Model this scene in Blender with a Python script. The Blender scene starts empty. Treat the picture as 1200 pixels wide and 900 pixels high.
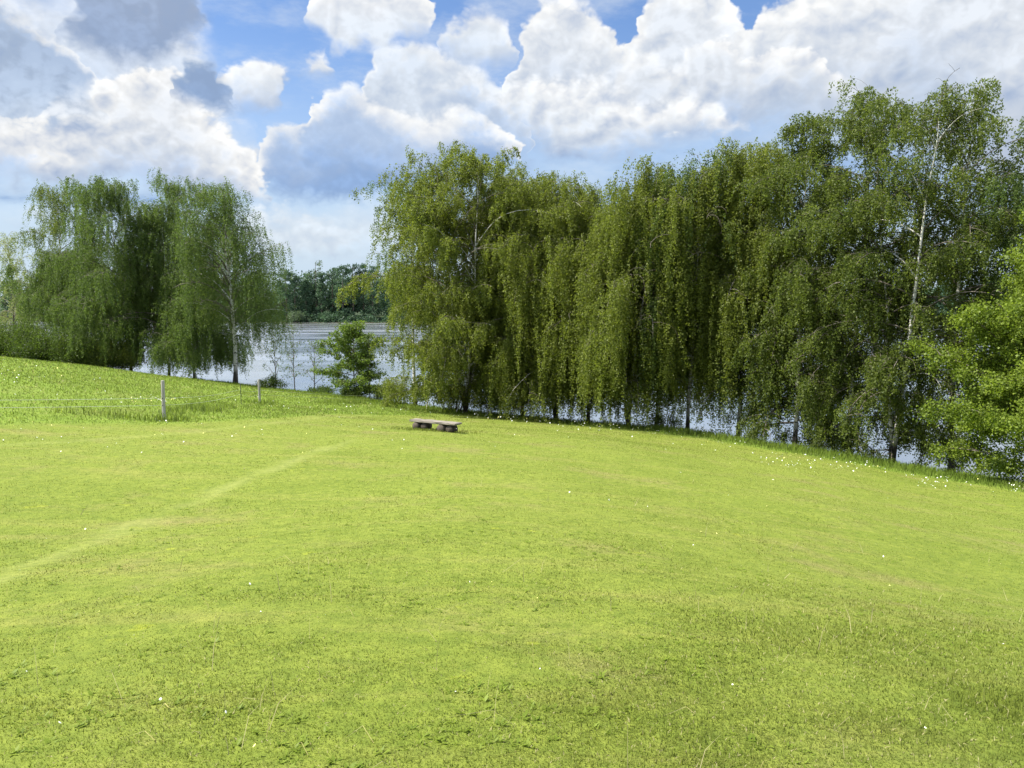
import bpy, math, random
import numpy as np
from mathutils import Vector

PI = math.pi
R = math.radians
rng = np.random.default_rng(11)
random.seed(5)
scene = bpy.context.scene
col = scene.collection

# ------------------------------------------------------------------ camera numbers
EYE = np.array([0.0, 0.0, 8.0])          # eye height above the lake, metres
PITCH = R(6.0)
FPX = 902.0                              # focal length in photograph pixels (1200 wide)


def at(px, py, Y):
    """point at depth Y on the sight line through photograph pixel (px, py)"""
    cx, cy = (px - 600) / FPX, (450 - py) / FPX
    d = np.array([cx, math.cos(PITCH) + cy * math.sin(PITCH), -math.sin(PITCH) + cy * math.cos(PITCH)])
    return EYE + d * (Y / d[1])


# ------------------------------------------------------------------ mesh helpers
def link(o, parent=None):
    col.objects.link(o)
    if parent is not None:
        o.parent = parent
    return o


def mesh_obj(name, verts, faces, mat, parent=None, attrs=None, smooth=False, loc=None):
    """faces: list of integer arrays (M,k), any k"""
    me = bpy.data.meshes.new(name)
    verts = np.asarray(verts, dtype=np.float32).reshape(-1, 3)
    faces = [np.asarray(f, dtype=np.int32) for f in faces if len(f)]
    nl = sum(f.size for f in faces)
    npoly = sum(len(f) for f in faces)
    me.vertices.add(len(verts))
    me.vertices.foreach_set('co', verts.ravel())
    me.loops.add(nl)
    me.polygons.add(npoly)
    me.loops.foreach_set('vertex_index', np.concatenate([f.ravel() for f in faces]))
    tot = np.concatenate([np.full(len(f), f.shape[1], dtype=np.int32) for f in faces])
    st = np.concatenate([[0], np.cumsum(tot)[:-1]]).astype(np.int32)
    me.polygons.foreach_set('loop_start', st)
    me.polygons.foreach_set('loop_total', tot)
    if smooth:
        me.polygons.foreach_set('use_smooth', np.ones(npoly, dtype=bool))
    for k, v in (attrs or {}).items():
        a = me.attributes.new(k, 'FLOAT', 'POINT')
        a.data.foreach_set('value', np.asarray(v, dtype=np.float32))
    me.update(calc_edges=True)
    me.materials.append(mat)
    o = bpy.data.objects.new(name, me)
    if loc is not None:
        o.location = loc
    return link(o, parent)


def empty(name, loc, rz=0.0):
    o = bpy.data.objects.new(name, None)
    o.empty_display_size = 0.3
    o.location = loc
    o.rotation_euler = (0, 0, rz)
    return link(o)


def tag(o, label=None, cat=None, group=None, kind=None):
    if label: o['label'] = label
    if cat: o['category'] = cat
    if group: o['group'] = group
    if kind: o['kind'] = kind
    return o


class Tubes:
    """collects tapered tubes along polylines"""
    def __init__(self):
        self.v, self.f, self.n = [], [], 0

    def add(self, pts, rad, sides=6):
        pts = np.asarray(pts, float)
        rad = np.broadcast_to(np.asarray(rad, float), (len(pts),))
        t = np.gradient(pts, axis=0)
        t /= np.linalg.norm(t, axis=1)[:, None] + 1e-9
        ref = np.array([1.0, 0, 0]) if abs(t[:, 0]).mean() < 0.7 else np.array([0, 1.0, 0])
        a = np.cross(t, ref)
        a /= np.linalg.norm(a, axis=1)[:, None] + 1e-9
        b = np.cross(t, a)
        ang = np.arange(sides) * 2 * PI / sides
        ring = pts[:, None] + rad[:, None, None] * (np.cos(ang)[None, :, None] * a[:, None] + np.sin(ang)[None, :, None] * b[:, None])
        m = len(pts)
        self.v.append(ring.reshape(-1, 3))
        i, j = np.meshgrid(np.arange(m - 1), np.arange(sides), indexing='ij')
        j2 = (j + 1) % sides
        q = np.stack([i * sides + j, i * sides + j2, (i + 1) * sides + j2, (i + 1) * sides + j], -1).reshape(-1, 4) + self.n
        self.f.append(q)
        self.n += m * sides

    def build(self, name, mat, parent=None, smooth=True):
        return mesh_obj(name, np.concatenate(self.v), [np.concatenate(self.f)], mat, parent, smooth=smooth)


# ------------------------------------------------------------------ material helpers
def new_mat(name):
    m = bpy.data.materials.new(name)
    m.use_nodes = True
    nt = m.node_tree
    nt.nodes.clear()
    return m, nt


class N:
    """small node-building helper"""
    def __init__(self, nt):
        self.nt = nt

    def node(self, kind, **kw):
        n = self.nt.nodes.new(kind)
        for k, v in kw.items():
            setattr(n, k, v)
        return n

    def put(self, sock, v):
        if isinstance(v, bpy.types.NodeSocket):
            self.nt.links.new(v, sock)
        elif isinstance(v, (tuple, list)):
            if len(v) == 3 and sock.type == 'RGBA':
                v = (*v, 1)
            sock.default_value = v
        else:
            sock.default_value = v

    def math(self, op, a, b=0.0, c=0.0, clamp=False):
        n = self.node('ShaderNodeMath', operation=op, use_clamp=clamp)
        for s, v in zip(n.inputs, (a, b, c)):
            self.put(s, v)
        return n.outputs[0]

    def vmath(self, op, a, b=(0, 0, 0), out=0):
        n = self.node('ShaderNodeVectorMath', operation=op)
        self.put(n.inputs[0], a)
        self.put(n.inputs[1], b)
        return n.outputs[out]

    def scale(self, a, s):
        n = self.node('ShaderNodeVectorMath', operation='SCALE')
        self.put(n.inputs[0], a)
        self.put(n.inputs['Scale'], s)
        return n.outputs[0]

    def mix(self, f, a, b):
        n = self.node('ShaderNodeMix', data_type='RGBA')
        self.put(n.inputs[0], f)
        self.put(n.inputs[6], a)
        self.put(n.inputs[7], b)
        return n.outputs[2]

    def noise(self, vec, scale, detail=4, rough=0.5, out='Fac', distortion=0.0):
        n = self.node('ShaderNodeTexNoise')
        if vec is not None:
            self.put(n.inputs['Vector'], vec)
        n.inputs['Scale'].default_value = scale
        n.inputs['Detail'].default_value = detail
        n.inputs['Roughness'].default_value = rough
        n.inputs['Distortion'].default_value = distortion
        return n.outputs[out]

    def ramp(self, f, lo, hi, a=0.0, b=1.0, smooth=True):
        n = self.node('ShaderNodeMapRange', interpolation_type='SMOOTHSTEP' if smooth else 'LINEAR')
        for s, v in zip(n.inputs, (f, lo, hi, a, b)):
            self.put(s, v)
        return n.outputs[0]

    def attr(self, name):
        n = self.node('ShaderNodeAttribute', attribute_name=name)
        return n.outputs['Fac']

    def pos(self):
        return self.node('ShaderNodeNewGeometry').outputs['Position']

    def obj(self):
        return self.node('ShaderNodeTexCoord').outputs['Object']

    def out(self, sh):
        o = self.node('ShaderNodeOutputMaterial')
        self.nt.links.new(sh, o.inputs[0])

    def principled(self, colr, rough=0.6, spec=0.3, normal=None):
        p = self.node('ShaderNodeBsdfPrincipled')
        self.put(p.inputs['Base Color'], colr)
        self.put(p.inputs['Roughness'], rough)
        self.put(p.inputs['Specular IOR Level'], spec)
        if normal is not None:
            self.put(p.inputs['Normal'], normal)
        return p.outputs[0]

    def bump(self, h, strength=0.5, dist=0.05):
        b = self.node('ShaderNodeBump')
        b.inputs['Strength'].default_value = strength
        b.inputs['Distance'].default_value = dist
        self.put(b.inputs['Height'], h)
        return b.outputs[0]

    def mixsh(self, f, a, b):
        n = self.node('ShaderNodeMixShader')
        self.put(n.inputs[0], f)
        self.put(n.inputs[1], a)
        self.put(n.inputs[2], b)
        return n.outputs[0]


def leaf_mat(name, dark, light, trans=0.5, rough=0.55, spec=0.25):
    """two leaf colours blended by the per-leaf 'tint' attribute, part of the light passing through"""
    m, nt = new_mat(name)
    n = N(nt)
    c = n.mix(n.attr('tint'), dark, light)
    p = n.principled(c, rough, spec)
    t = n.node('ShaderNodeBsdfTranslucent')
    tc = n.mix(n.attr('tint'), tuple(x * k for x, k in zip(dark, (1.35, 1.45, 0.9))), tuple(x * k for x, k in zip(light, (1.35, 1.4, 0.8))))
    n.put(t.inputs[0], tc)
    n.out(n.mixsh(trans, p, t.outputs[0]))
    return m


def wood_mat(name, c1, c2, scale=6.0, stretch=(1, 1, 0.2), rough=0.85):
    m, nt = new_mat(name)
    n = N(nt)
    v = n.vmath('MULTIPLY', n.obj(), stretch)
    f = n.ramp(n.noise(v, scale, 6, 0.65), 0.35, 0.65)
    h = n.noise(v, scale * 4, 4, 0.6)
    n.out(n.principled(n.mix(f, c1, c2), rough, 0.15, n.bump(h, 0.6, 0.02)))
    return m


def birch_mat(name, white, dark):
    """white bark with dark lens-shaped scars, dark fissured bark near the root"""
    m, nt = new_mat(name)
    n = N(nt)
    o = n.obj()
    v = n.vmath('MULTIPLY', o, (1.2, 1.2, 4.0))
    scars = n.ramp(n.noise(v, 2.2, 5, 0.65), 0.54, 0.62)
    sep = n.node('ShaderNodeSeparateXYZ')
    n.put(sep.inputs[0], o)
    z = n.math('ADD', sep.outputs[2], n.math('MULTIPLY', n.noise(o, 1.3, 4, 0.6), 3.0))
    root = n.ramp(z, 3.8, 2.0)
    f = n.math('MAXIMUM', scars, root)
    n.out(n.principled(n.mix(f, white, dark), 0.8, 0.2, n.bump(n.noise(v, 9, 4, 0.6), 0.5, 0.02)))
    return m


BARK_BIRCH = birch_mat('birch_bark', (0.52, 0.50, 0.46), (0.045, 0.038, 0.03))
BARK_GREY = wood_mat('grey_brown_bark', (0.045, 0.036, 0.028), (0.11, 0.09, 0.07))
BRANCH = wood_mat('thin_branch_bark', (0.07, 0.058, 0.045), (0.17, 0.15, 0.125))
LEAF_OLIVE = leaf_mat('olive_birch_leaves', (0.070, 0.092, 0.014), (0.178, 0.208, 0.036))
LEAF_BIRCH = leaf_mat('green_birch_leaves', (0.040, 0.068, 0.016), (0.112, 0.158, 0.040))
LEAF_DEEP = leaf_mat('deep_birch_leaves', (0.046, 0.070, 0.013), (0.134, 0.166, 0.030))
LEAF_BRIGHT = leaf_mat('bright_maple_leaves', (0.060, 0.096, 0.011), (0.200, 0.262, 0.030), 0.45)
LEAF_SAPLING = leaf_mat('sapling_leaves', (0.052, 0.092, 0.016), (0.150, 0.205, 0.036))
LEAF_WEED = leaf_mat('lawn_weed_leaves', (0.125, 0.180, 0.016), (0.200, 0.260, 0.030), 0.5)
LEAF_PALE = leaf_mat('pale_young_leaves', (0.13, 0.15, 0.06), (0.28, 0.30, 0.15))
LEAF_SHRUB = leaf_mat('shrub_leaves', (0.028, 0.050, 0.010), (0.088, 0.128, 0.022))
LEAF_FAR = leaf_mat('far_wood_leaves', (0.026, 0.056, 0.030), (0.065, 0.115, 0.060), 0.3)
LEAF_FAR_LIGHT = leaf_mat('far_light_leaves', (0.05, 0.08, 0.045), (0.11, 0.15, 0.085), 0.3)
LEAF_BROWN = leaf_mat('withered_leaves', (0.12, 0.075, 0.04), (0.25, 0.17, 0.10), 0.3)

# ------------------------------------------------------------------ terrain
SHORE = np.array([(-420, 300), (-150, 150), (-62, 97), (-40, 81), (-24.7, 70), (-12.2, 62.5), (-6.1, 57), (2.8, 51), (10.1, 46.3),
                  (15.1, 40.3), (18.8, 36.2), (21.8, 31.8), (26, 25), (33, 14), (45, 0), (80, -40), (200, -150), (500, -300)], float)


def shore_dist(x, y):
    """signed distance to the near shoreline, positive on the camera's side"""
    best = np.full(x.shape, 1e18)
    sgn = np.ones(x.shape)
    for a, b in zip(SHORE[:-1], SHORE[1:]):
        d = b - a
        t = np.clip(((x - a[0]) * d[0] + (y - a[1]) * d[1]) / (d @ d), 0, 1)
        ex, ey = x - a[0] - t * d[0], y - a[1] - t * d[1]
        q = ex * ex + ey * ey
        c = d[0] * (y - a[1]) - d[1] * (x - a[0])
        upd = q < best - 1e-12
        best = np.where(upd, q, best)
        sgn = np.where(upd, np.where(c > 0, -1.0, 1.0), sgn)
    return np.sqrt(best) * sgn


CTRL = [(0, 0, 6.4), (0, -12, 7.4), (-12, -8, 6.8), (14, -8, 7.3), (0, 3, 6.2), (0, 5.9, 5.68), (0, 10.3, 5.15)]
for px, py, Y in [(600, 550, 16.3), (510, 505, 26), (505, 494, 35), (500, 485, 45), (500, 479.5, 53),
                  (700, 518, 26), (695, 507, 35), (690, 499.5, 45), (680, 496, 47.5),
                  (950, 553, 25), (955, 536, 33), (955, 529.5, 37), (1000, 600, 15), (820, 509, 41), (800, 505, 43.5), (800, 522, 33),
                  (1195, 608, 20), (1200, 576, 27), (1195, 567, 30), (1200, 700, 9.6), (1080, 548, 34.2), (1075, 556, 30),
                  (0, 418, 50), (0, 430, 40), (0, 446, 30), (0, 476, 23), (0, 540, 15), (0, 640, 9), (-300, 420, 40), (-300, 480, 22),
                  (188, 492, 23.5), (302, 472.5, 38.7), (180, 440, 52), (100, 429, 51), (240, 446.5, 60), (273, 451, 66.5),
                  (330, 459, 63), (420, 466.5, 59), (350, 487, 31), (400, 480, 40), (180, 610, 10.9), (390, 520, 20.5),
                  (100, 435, 64), (20, 426, 64), (20, 434, 74), (-100, 420, 60)]:
    CTRL.append(tuple(at(px, py, Y)))
CTRL = np.array(CTRL)


def _tps_fit(P):
    n = len(P)
    d2 = ((P[:, None, :2] - P[None, :, :2]) ** 2).sum(-1)
    K = 0.5 * d2 * np.log(d2 + 1e-9)
    K[np.arange(n), np.arange(n)] = 8.0          # a little smoothing
    Q = np.concatenate([np.ones((n, 1)), P[:, :2]], 1)
    A = np.block([[K, Q], [Q.T, np.zeros((3, 3))]])
    return np.linalg.solve(A, np.concatenate([P[:, 2], np.zeros(3)]))


TPS = _tps_fit(CTRL)


def tps(x, y):
    out = TPS[-3] + TPS[-2] * x + TPS[-1] * y
    for w, (cx, cy, _) in zip(TPS[:-3], CTRL):
        d2 = (x - cx) ** 2 + (y - cy) ** 2
        out = out + w * 0.5 * d2 * np.log(d2 + 1e-9)
    return out


def sstep(a, b, x):
    t = np.clip((x - a) / (b - a), 0, 1)
    return t * t * (3 - 2 * t)


def vnoise(x, y, s, seed=0):
    """cheap value noise for blade heights"""
    r = np.random.default_rng(seed).random((64, 64))
    u, v = x / s, y / s
    i, j = np.floor(u).astype(int), np.floor(v).astype(int)
    fu, fv = u - i, v - j
    fu, fv = fu * fu * (3 - 2 * fu), fv * fv * (3 - 2 * fv)
    g = lambda a, b: r[a % 64, b % 64]
    return (g(i, j) * (1 - fu) + g(i + 1, j) * fu) * (1 - fv) + (g(i, j + 1) * (1 - fu) + g(i + 1, j + 1) * fu) * fv


FAR_Y = 316.0


def terrain(x, y, sd=None):
    x = np.asarray(x, float); y = np.asarray(y, float)
    if sd is None:
        sd = shore_dist(x, y)
    cx, cy = np.clip(x, -62, 40), np.clip(y, -14, 90)
    h = np.clip(tps(cx, cy), 0.1, 9.0)
    out_d = np.hypot(x - cx, y - cy)
    h = h + (3.5 - h) * sstep(0, 200, out_d)
    h += 0.07 * (vnoise(cx, cy, 3.1, 9) - 0.5) + 0.03 * (vnoise(cx, cy, 1.1, 8) - 0.5)
    w = sstep(-0.2, 3.0, sd)
    near = w * h + (1 - w) * np.where(sd > 0, 0.02 + 0.22 * sd, np.maximum(0.30 * sd, -2.5))
    # far bank of the lake and the country beyond it
    fy = FAR_Y + 6 * np.sin(x * 0.03) + 0.0006 * x * x * (np.abs(x) < 600) + 216 * (np.abs(x) >= 600)
    fd = y - fy
    far = np.where(fd > 0, 2.5 * sstep(0, 25, fd) + 12 * sstep(60, 900, fd), np.maximum(0.3 * fd, -2.5))
    return np.where(fd > -12, np.maximum(far, near), near)


def ground_hit(px, py):
    Y = np.concatenate([np.arange(1.2, 30, 0.02), np.arange(30, 90, 0.05)])
    p0 = at(px, py, 1.0)
    x = p0[0] * Y
    z = EYE[2] + (p0[2] - EYE[2]) * Y
    g = terrain(x, Y)
    k = np.argmax(z < g)
    return np.array([x[k], Y[k], g[k]])


def ground_at(px, Y):
    x = (px - 600) / FPX * Y
    return np.array([x, Y, float(terrain(np.array([x]), np.array([Y]))[0])])


def poly_dist(x, y, pts):
    best = np.full(x.shape, 1e18)
    for a, b in zip(pts[:-1], pts[1:]):
        d = b[:2] - a[:2]
        t = np.clip(((x - a[0]) * d[0] + (y - a[1]) * d[1]) / (d @ d), 0, 1)
        best = np.minimum(best, (x - a[0] - t * d[0]) ** 2 + (y - a[1] - t * d[1]) ** 2)
    return np.sqrt(best)


TRAIL_A = [ground_hit(*p) for p in [(-260, 740), (-80, 704), (0, 678), (90, 642), (180, 607), (270, 570), (330, 546), (385, 525), (415, 516)]]
TRAIL_B = [ground_hit(*p) for p in [(-200, 538), (0, 522), (90, 517), (200, 509), (280, 500), (330, 495), (390, 488), (440, 487)]]
MOWN_EDGE = [ground_hit(*p) for p in [(-400, 494), (-150, 492), (0, 497), (100, 499), (188, 498), (300, 493), (390, 485.5), (470, 487)]]


def worn(x, y):
    a = poly_dist(x, y, TRAIL_A)
    b = poly_dist(x, y, TRAIL_B)
    j = 0.05 * np.sin(x * 2.7 + y * 1.9) + 0.04 * np.sin(x * 6.1 - y * 4.3)
    return np.clip(0.80 * (1 - sstep(0.02, 0.27, a + j)) * (0.55 + 0.9 * vnoise(x, y, 0.7, 21)) + 0.5 * (1 - sstep(0.03, 0.36, b + j)), 0, 1)


_me = np.array(MOWN_EDGE)


def rough_zone(x, y, sd):
    """1 where the grass is left long: the bank and the paddock behind the fence"""
    j = 0.4 * np.sin(x * 0.9 + y * 0.7) + 0.25 * np.sin(x * 2.1 - y * 1.3)
    bank = 1 - sstep(4.8, 6.6, sd + j)
    px = 600 + FPX * x / np.maximum(y, 1)
    ye = np.interp(x, _me[:, 0], _me[:, 1])
    padd = sstep(-0.3, 0.8, y - ye + j * 0.7) * (1 - sstep(-5.5, -3.0, x + j))
    return np.clip(np.maximum(bank, padd * 0.8), 0, 1)


# ground colours, shared by the soil sheet and the blades so that both carry the same patches
def grass_color(n, tint):
    p = n.pos()
    big = n.noise(n.vmath('MULTIPLY', p, (1, 0.8, 0)), 0.16, 3, 0.55)
    mid = n.noise(n.vmath('MULTIPLY', p, (1, 1, 0)), 0.9, 5, 0.62)
    streak = n.noise(n.vmath('MULTIPLY', p, (0.22, 1.6, 0)), 0.8, 4, 0.6)
    f = n.math('ADD', n.math('MULTIPLY', big, 0.5), n.math('MULTIPLY', mid, 0.5))
    c = n.mix(n.ramp(f, 0.30, 0.70), (0.104, 0.142, 0.020), (0.140, 0.176, 0.030))
    c = n.mix(n.math('MULTIPLY', n.ramp(streak, 0.5, 0.72), 0.55), c, (0.165, 0.178, 0.044))
    c = n.mix(n.math('MULTIPLY', n.ramp(n.noise(n.vmath('MULTIPLY', p, (1, 1, 0)), 0.34, 6, 0.7), 0.50, 0.72), 0.75), c, (0.160, 0.152, 0.055))
    c = n.mix(n.math('MULTIPLY', n.attr('worn'), 0.5), c, (0.188, 0.212, 0.066))
    c = n.mix(n.math('MULTIPLY', n.attr('rough'), 0.6), c, (0.104, 0.182, 0.020))
    weed = n.ramp(n.noise(n.vmath('MULTIPLY', p, (1, 1, 0)), 1.7, 3, 0.6), 0.66, 0.72)
    c = n.mix(n.math('MULTIPLY', weed, 0.7), c, (0.170, 0.205, 0.022))
    dark = n.vmath('MULTIPLY', c, (0.80, 0.83, 0.78))
    light = n.vmath('MULTIPLY', c, (1.32, 1.22, 1.25))
    g = n.mix(n.ramp(tint, 0, 1, 0, 1, False), dark, light)
    return n.mix(n.math('GREATER_THAN', tint, 1.2), g, (0.36, 0.33, 0.17))


def make_ground():
    m, nt = new_mat('meadow_turf')
    n = N(nt)
    p = n.pos()
    tint = n.ramp(n.noise(p, 7.0, 6, 0.75), 0.30, 0.70)
    c = n.vmath('MULTIPLY', grass_color(n, tint), (1.05, 1.05, 1.0))
    sep0 = n.node('ShaderNodeSeparateXYZ')
    n.put(sep0.inputs[0], p)
    c = n.mix(n.ramp(sep0.outputs[1], 290, 300), c, (0.03, 0.045, 0.02))
    # bare mud under water and at the very edge
    sep = n.node('ShaderNodeSeparateXYZ')
    n.put(sep.inputs[0], p)
    mud = n.ramp(sep.outputs[2], 0.28, 0.06)
    c = n.mix(mud, c, (0.06, 0.05, 0.03))
    n.out(n.principled(c, 0.9, 0.1, n.bump(n.noise(p, 22, 6, 0.7), 0.7, 0.04)))
    fine_x = np.arange(-62, 46, 0.26)
    fine_y = np.arange(-6, 100, 0.26)
    cx = np.concatenate([-np.geomspace(4500, 64, 40), fine_x, np.geomspace(48, 4500, 40)])
    cy = np.concatenate([-np.geomspace(3000, 8, 24), fine_y, np.arange(101, 380, 4.0), np.geomspace(385, 5000, 30)])
    X, Y = np.meshgrid(cx, cy, indexing='ij')
    x, y = X.ravel(), Y.ravel()
    sd = shore_dist(x, y)
    z = terrain(x, y, sd)
    ni, nj = X.shape
    i, j = np.meshgrid(np.arange(ni - 1), np.arange(nj - 1), indexing='ij')
    q = np.stack([i * nj + j, (i + 1) * nj + j, (i + 1) * nj + j + 1, i * nj + j + 1], -1).reshape(-1, 4)
    o = mesh_obj('meadow_ground', np.stack([x, y, z], 1), [q], m, attrs={'worn': worn(x, y), 'rough': rough_zone(x, y, sd)}, smooth=True)
    tag(o, kind='structure')
    return o


def blade_mat():
    m, nt = new_mat('grass_blades')
    n = N(nt)
    c = grass_color(n, n.attr('tint'))
    g = n.node('ShaderNodeNewGeometry')
    up = n.vmath('NORMALIZE', n.vmath('ADD', n.scale(g.outputs['Normal'], 0.35), (0, 0, 0.8)))
    p = n.principled(c, 0.7, 0.12, up)
    t = n.node('ShaderNodeBsdfTranslucent')
    n.put(t.inputs[0], n.vmath('MULTIPLY', c, (1.25, 1.25, 0.8)))
    n.out(n.mixsh(0.48, p, t.outputs[0]))
    return m


def blades(name, x, y, h, w, tint, mat, segs=2, lean=0.5):
    n = len(x)
    sd = shore_dist(x, y)
    z = terrain(x, y, sd) - 0.01
    a = rng.uniform(0, 2 * PI, n)
    b = rng.uniform(0, 2 * PI, n)
    side = np.stack([np.cos(a), np.sin(a), np.zeros(n)], 1) * (w * 0.5)[:, None]
    ln = np.abs(rng.normal(0, lean, n)) * h
    ldir = np.stack([np.cos(b), np.sin(b), np.zeros(n)], 1) * ln[:, None]
    base = np.stack([x, y, z], 1)
    up = np.array([0, 0, 1.0])
    tip = base + up * (h * np.sqrt(np.clip(1 - (ln / h) ** 2 * 0.5, 0.15, 1)))[:, None] + ldir
    if segs == 2:
        mid = base + up * (h * 0.55)[:, None] + ldir * 0.32
        V = np.stack([base - side, base + side, mid + side * 0.8, mid - side * 0.8, tip], 1).reshape(-1, 3)
        k = np.arange(n)[:, None] * 5
        F = [k + np.array([[0, 1, 2, 3]]), k + np.array([[3, 2, 4]])]
        rep = 5
    else:
        V = np.stack([base - side, base + side, tip], 1).reshape(-1, 3)
        k = np.arange(n)[:, None] * 3
        F = [k + np.array([[0, 1, 2]])]
        rep = 3
    at_ = {'tint': np.repeat(tint, rep), 'worn': np.repeat(worn(x, y), rep), 'rough': np.repeat(rough_zone(x, y, sd), rep)}
    return mesh_obj(name, V, F, mat, attrs=at_)


def make_grass():
    mat = blade_mat()
    n = 880000
    d = np.exp(rng.uniform(math.log(1.7), math.log(66), n))
    az = rng.uniform(-R(56), R(56), n)
    d2 = np.exp(math.log(1.7) + math.log(14 / 1.7) * rng.beta(1.0, 1.8, 190000)); a2 = rng.uniform(-R(88), R(88), 190000)
    d, az = np.concatenate([d, d2]), np.concatenate([az, a2])
    x, y = d * np.sin(az), d * np.cos(az)
    sd = shore_dist(x, y)
    k = sd > 0.15
    x, y, d, sd = x[k], y[k], d[k], sd[k]
    rz = rough_zone(x, y, sd)
    wn = worn(x, y)
    tuft = 0.6 * vnoise(x, y, 0.45, 1) + 0.4 * vnoise(x, y, 1.7, 2)
    right = sstep(-0.6, 3.0, x) * sstep(8, 2.5, y) * 0.030 * (0.3 + 0.9 * tuft)
    h = (0.010 + 0.015 * tuft ** 1.5 + right + 0.0006 * d) * rng.uniform(0.5, 1.35, len(x)) * (1 - 0.5 * wn)
    h = np.where(rz > 0.3, h * (1 + 1.4 * rz), h)
    w = np.clip(0.0019 + 0.00085 * d, 0, 0.05) * rng.uniform(0.6, 1.3, len(x))
    tint = np.clip(rng.normal(0.5, 0.26, len(x)) + (tuft - 0.5) * 0.5, 0, 1)
    tint = np.where(rng.random(len(x)) < 0.045, 1.5, tint)          # dry blades
    stalk = (rng.random(len(x)) < 0.0006) & (d < 14)
    h = np.where(stalk, rng.uniform(0.10, 0.24, len(x)), h); w = np.where(stalk, w * 0.7, w); tint = np.where(stalk, 1.5, tint)
    near = d < 8.5 * np.exp(rng.normal(0, 0.38, len(d)))
    o = blades('lawn_grass', x[near], y[near], h[near], w[near], tint[near], mat, 2, 0.9)
    tag(o, 'short bright green mown grass close by', 'grass', kind='stuff')
    f = ~near
    o = blades('meadow_grass', x[f], y[f], h[f], w[f], tint[f], mat, 1, 0.7)
    tag(o, 'short mown grass stretching across the slope', 'grass', kind='stuff')
    # long grass: on the bank, in the paddock behind the fence, in tufts along the fence
    n = 420000
    d = rng.uniform(18, 82, n)
    az = rng.uniform(-R(44), R(46), n)
    x, y = d * np.sin(az), d * np.cos(az)
    sd = shore_dist(x, y)
    rz = rough_zone(x, y, sd)
    fd = poly_dist(x, y, FENCE_LINE)
    tuft = 0.5 * vnoise(x, y, 0.8, 3) + 0.5 * vnoise(x, y, 2.6, 4)
    strip = np.clip((1 - sstep(0.25, 1.1, fd)) * 1.2, 0, 1) * (x > -32) * sstep(0.42, 0.62, tuft + 0.25 * (x > -9))
    bank = 1 - sstep(4.2, 6.6, sd + 1.6 * (tuft - 0.5))
    keep = (sd > 0.1) & (rng.random(len(x)) < np.clip(np.maximum(np.maximum(rz * 0.30, strip * 0.9), bank * 0.95), 0, 1))
    x, y, d, sd, tuft, strip, bank = [v[keep] for v in (x, y, d, sd, tuft, strip, bank)]
    bench = (ground_at(483, 27.0) + ground_at(536, 25.9)) / 2
    k = 900                                   # a fringe the mower misses round the bench
    bx, by = bench[0] + rng.normal(0, 0.75, k), bench[1] + rng.normal(0, 0.36, k)
    x, y, d = np.concatenate([x, bx]), np.concatenate([y, by]), np.concatenate([d, np.full(k, 26.0)])
    tuft, strip, bank = [np.concatenate([v, np.full(k, c_)]) for v, c_ in ((tuft, 0.5), (strip, 0.18), (bank, 0.0))]
    h = (0.07 + 0.24 * np.maximum(strip * 0.7, bank)) * (0.45 + 1.0 * tuft) * rng.uniform(0.6, 1.25, len(x))
    w = (0.010 + 0.00045 * d) * rng.uniform(0.6, 1.2, len(x))
    tint = np.clip(rng.normal(0.45, 0.25, len(x)) + (tuft - 0.5) * 0.3, 0, 1)
    o = blades('long_grass', x, y, h, w, tint, mat, 2, 0.45)
    tag(o, 'long unmown grass on the bank and along the fence', 'long grass', kind='stuff')


def make_weeds():
    """flat rosettes of broad-leaved plants among the mown grass"""
    r = np.random.default_rng(31)
    n = 4200
    d = np.exp(r.uniform(math.log(2.0), math.log(17), n)); az = r.uniform(-R(46), R(46), n)
    x, y = d * np.sin(az), d * np.cos(az)
    k = (vnoise(x, y, 0.9, 51) * 0.6 + vnoise(x, y, 0.35, 52) * 0.4) > 0.60
    x, y = x[k], y[k]
    m = len(x)
    per = 11
    z = terrain(x, y)
    a = r.uniform(0, 2 * PI, (m, per)); e = r.uniform(0.1, 0.6, (m, per))
    D = np.stack([np.cos(a) * np.cos(e), np.sin(a) * np.cos(e), np.sin(e)], -1).reshape(-1, 3)
    W = np.stack([-np.sin(a), np.cos(a), 0 * a], -1).reshape(-1, 3)
    C = np.repeat(np.stack([x, y, z], 1), per, 0) + r.normal(0, 0.012, (m * per, 3)) * np.array([1, 1, 0.2])
    ln = r.uniform(0.018, 0.045, m * per) * np.repeat(r.uniform(0.6, 1.2, m), per)
    tint = np.clip(np.repeat(r.normal(0.5, 0.25, m), per) + r.normal(0, 0.12, m * per), 0, 1)
    V, F, tn = leaves_mesh(C, D, W, ln, ln * 0.34, tint, True)
    o = mesh_obj('lawn_weeds', V, [F], LEAF_WEED, attrs={'tint': tn})
    tag(o, 'low broad-leaved weeds among the mown grass', 'weeds', kind='stuff')


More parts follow.
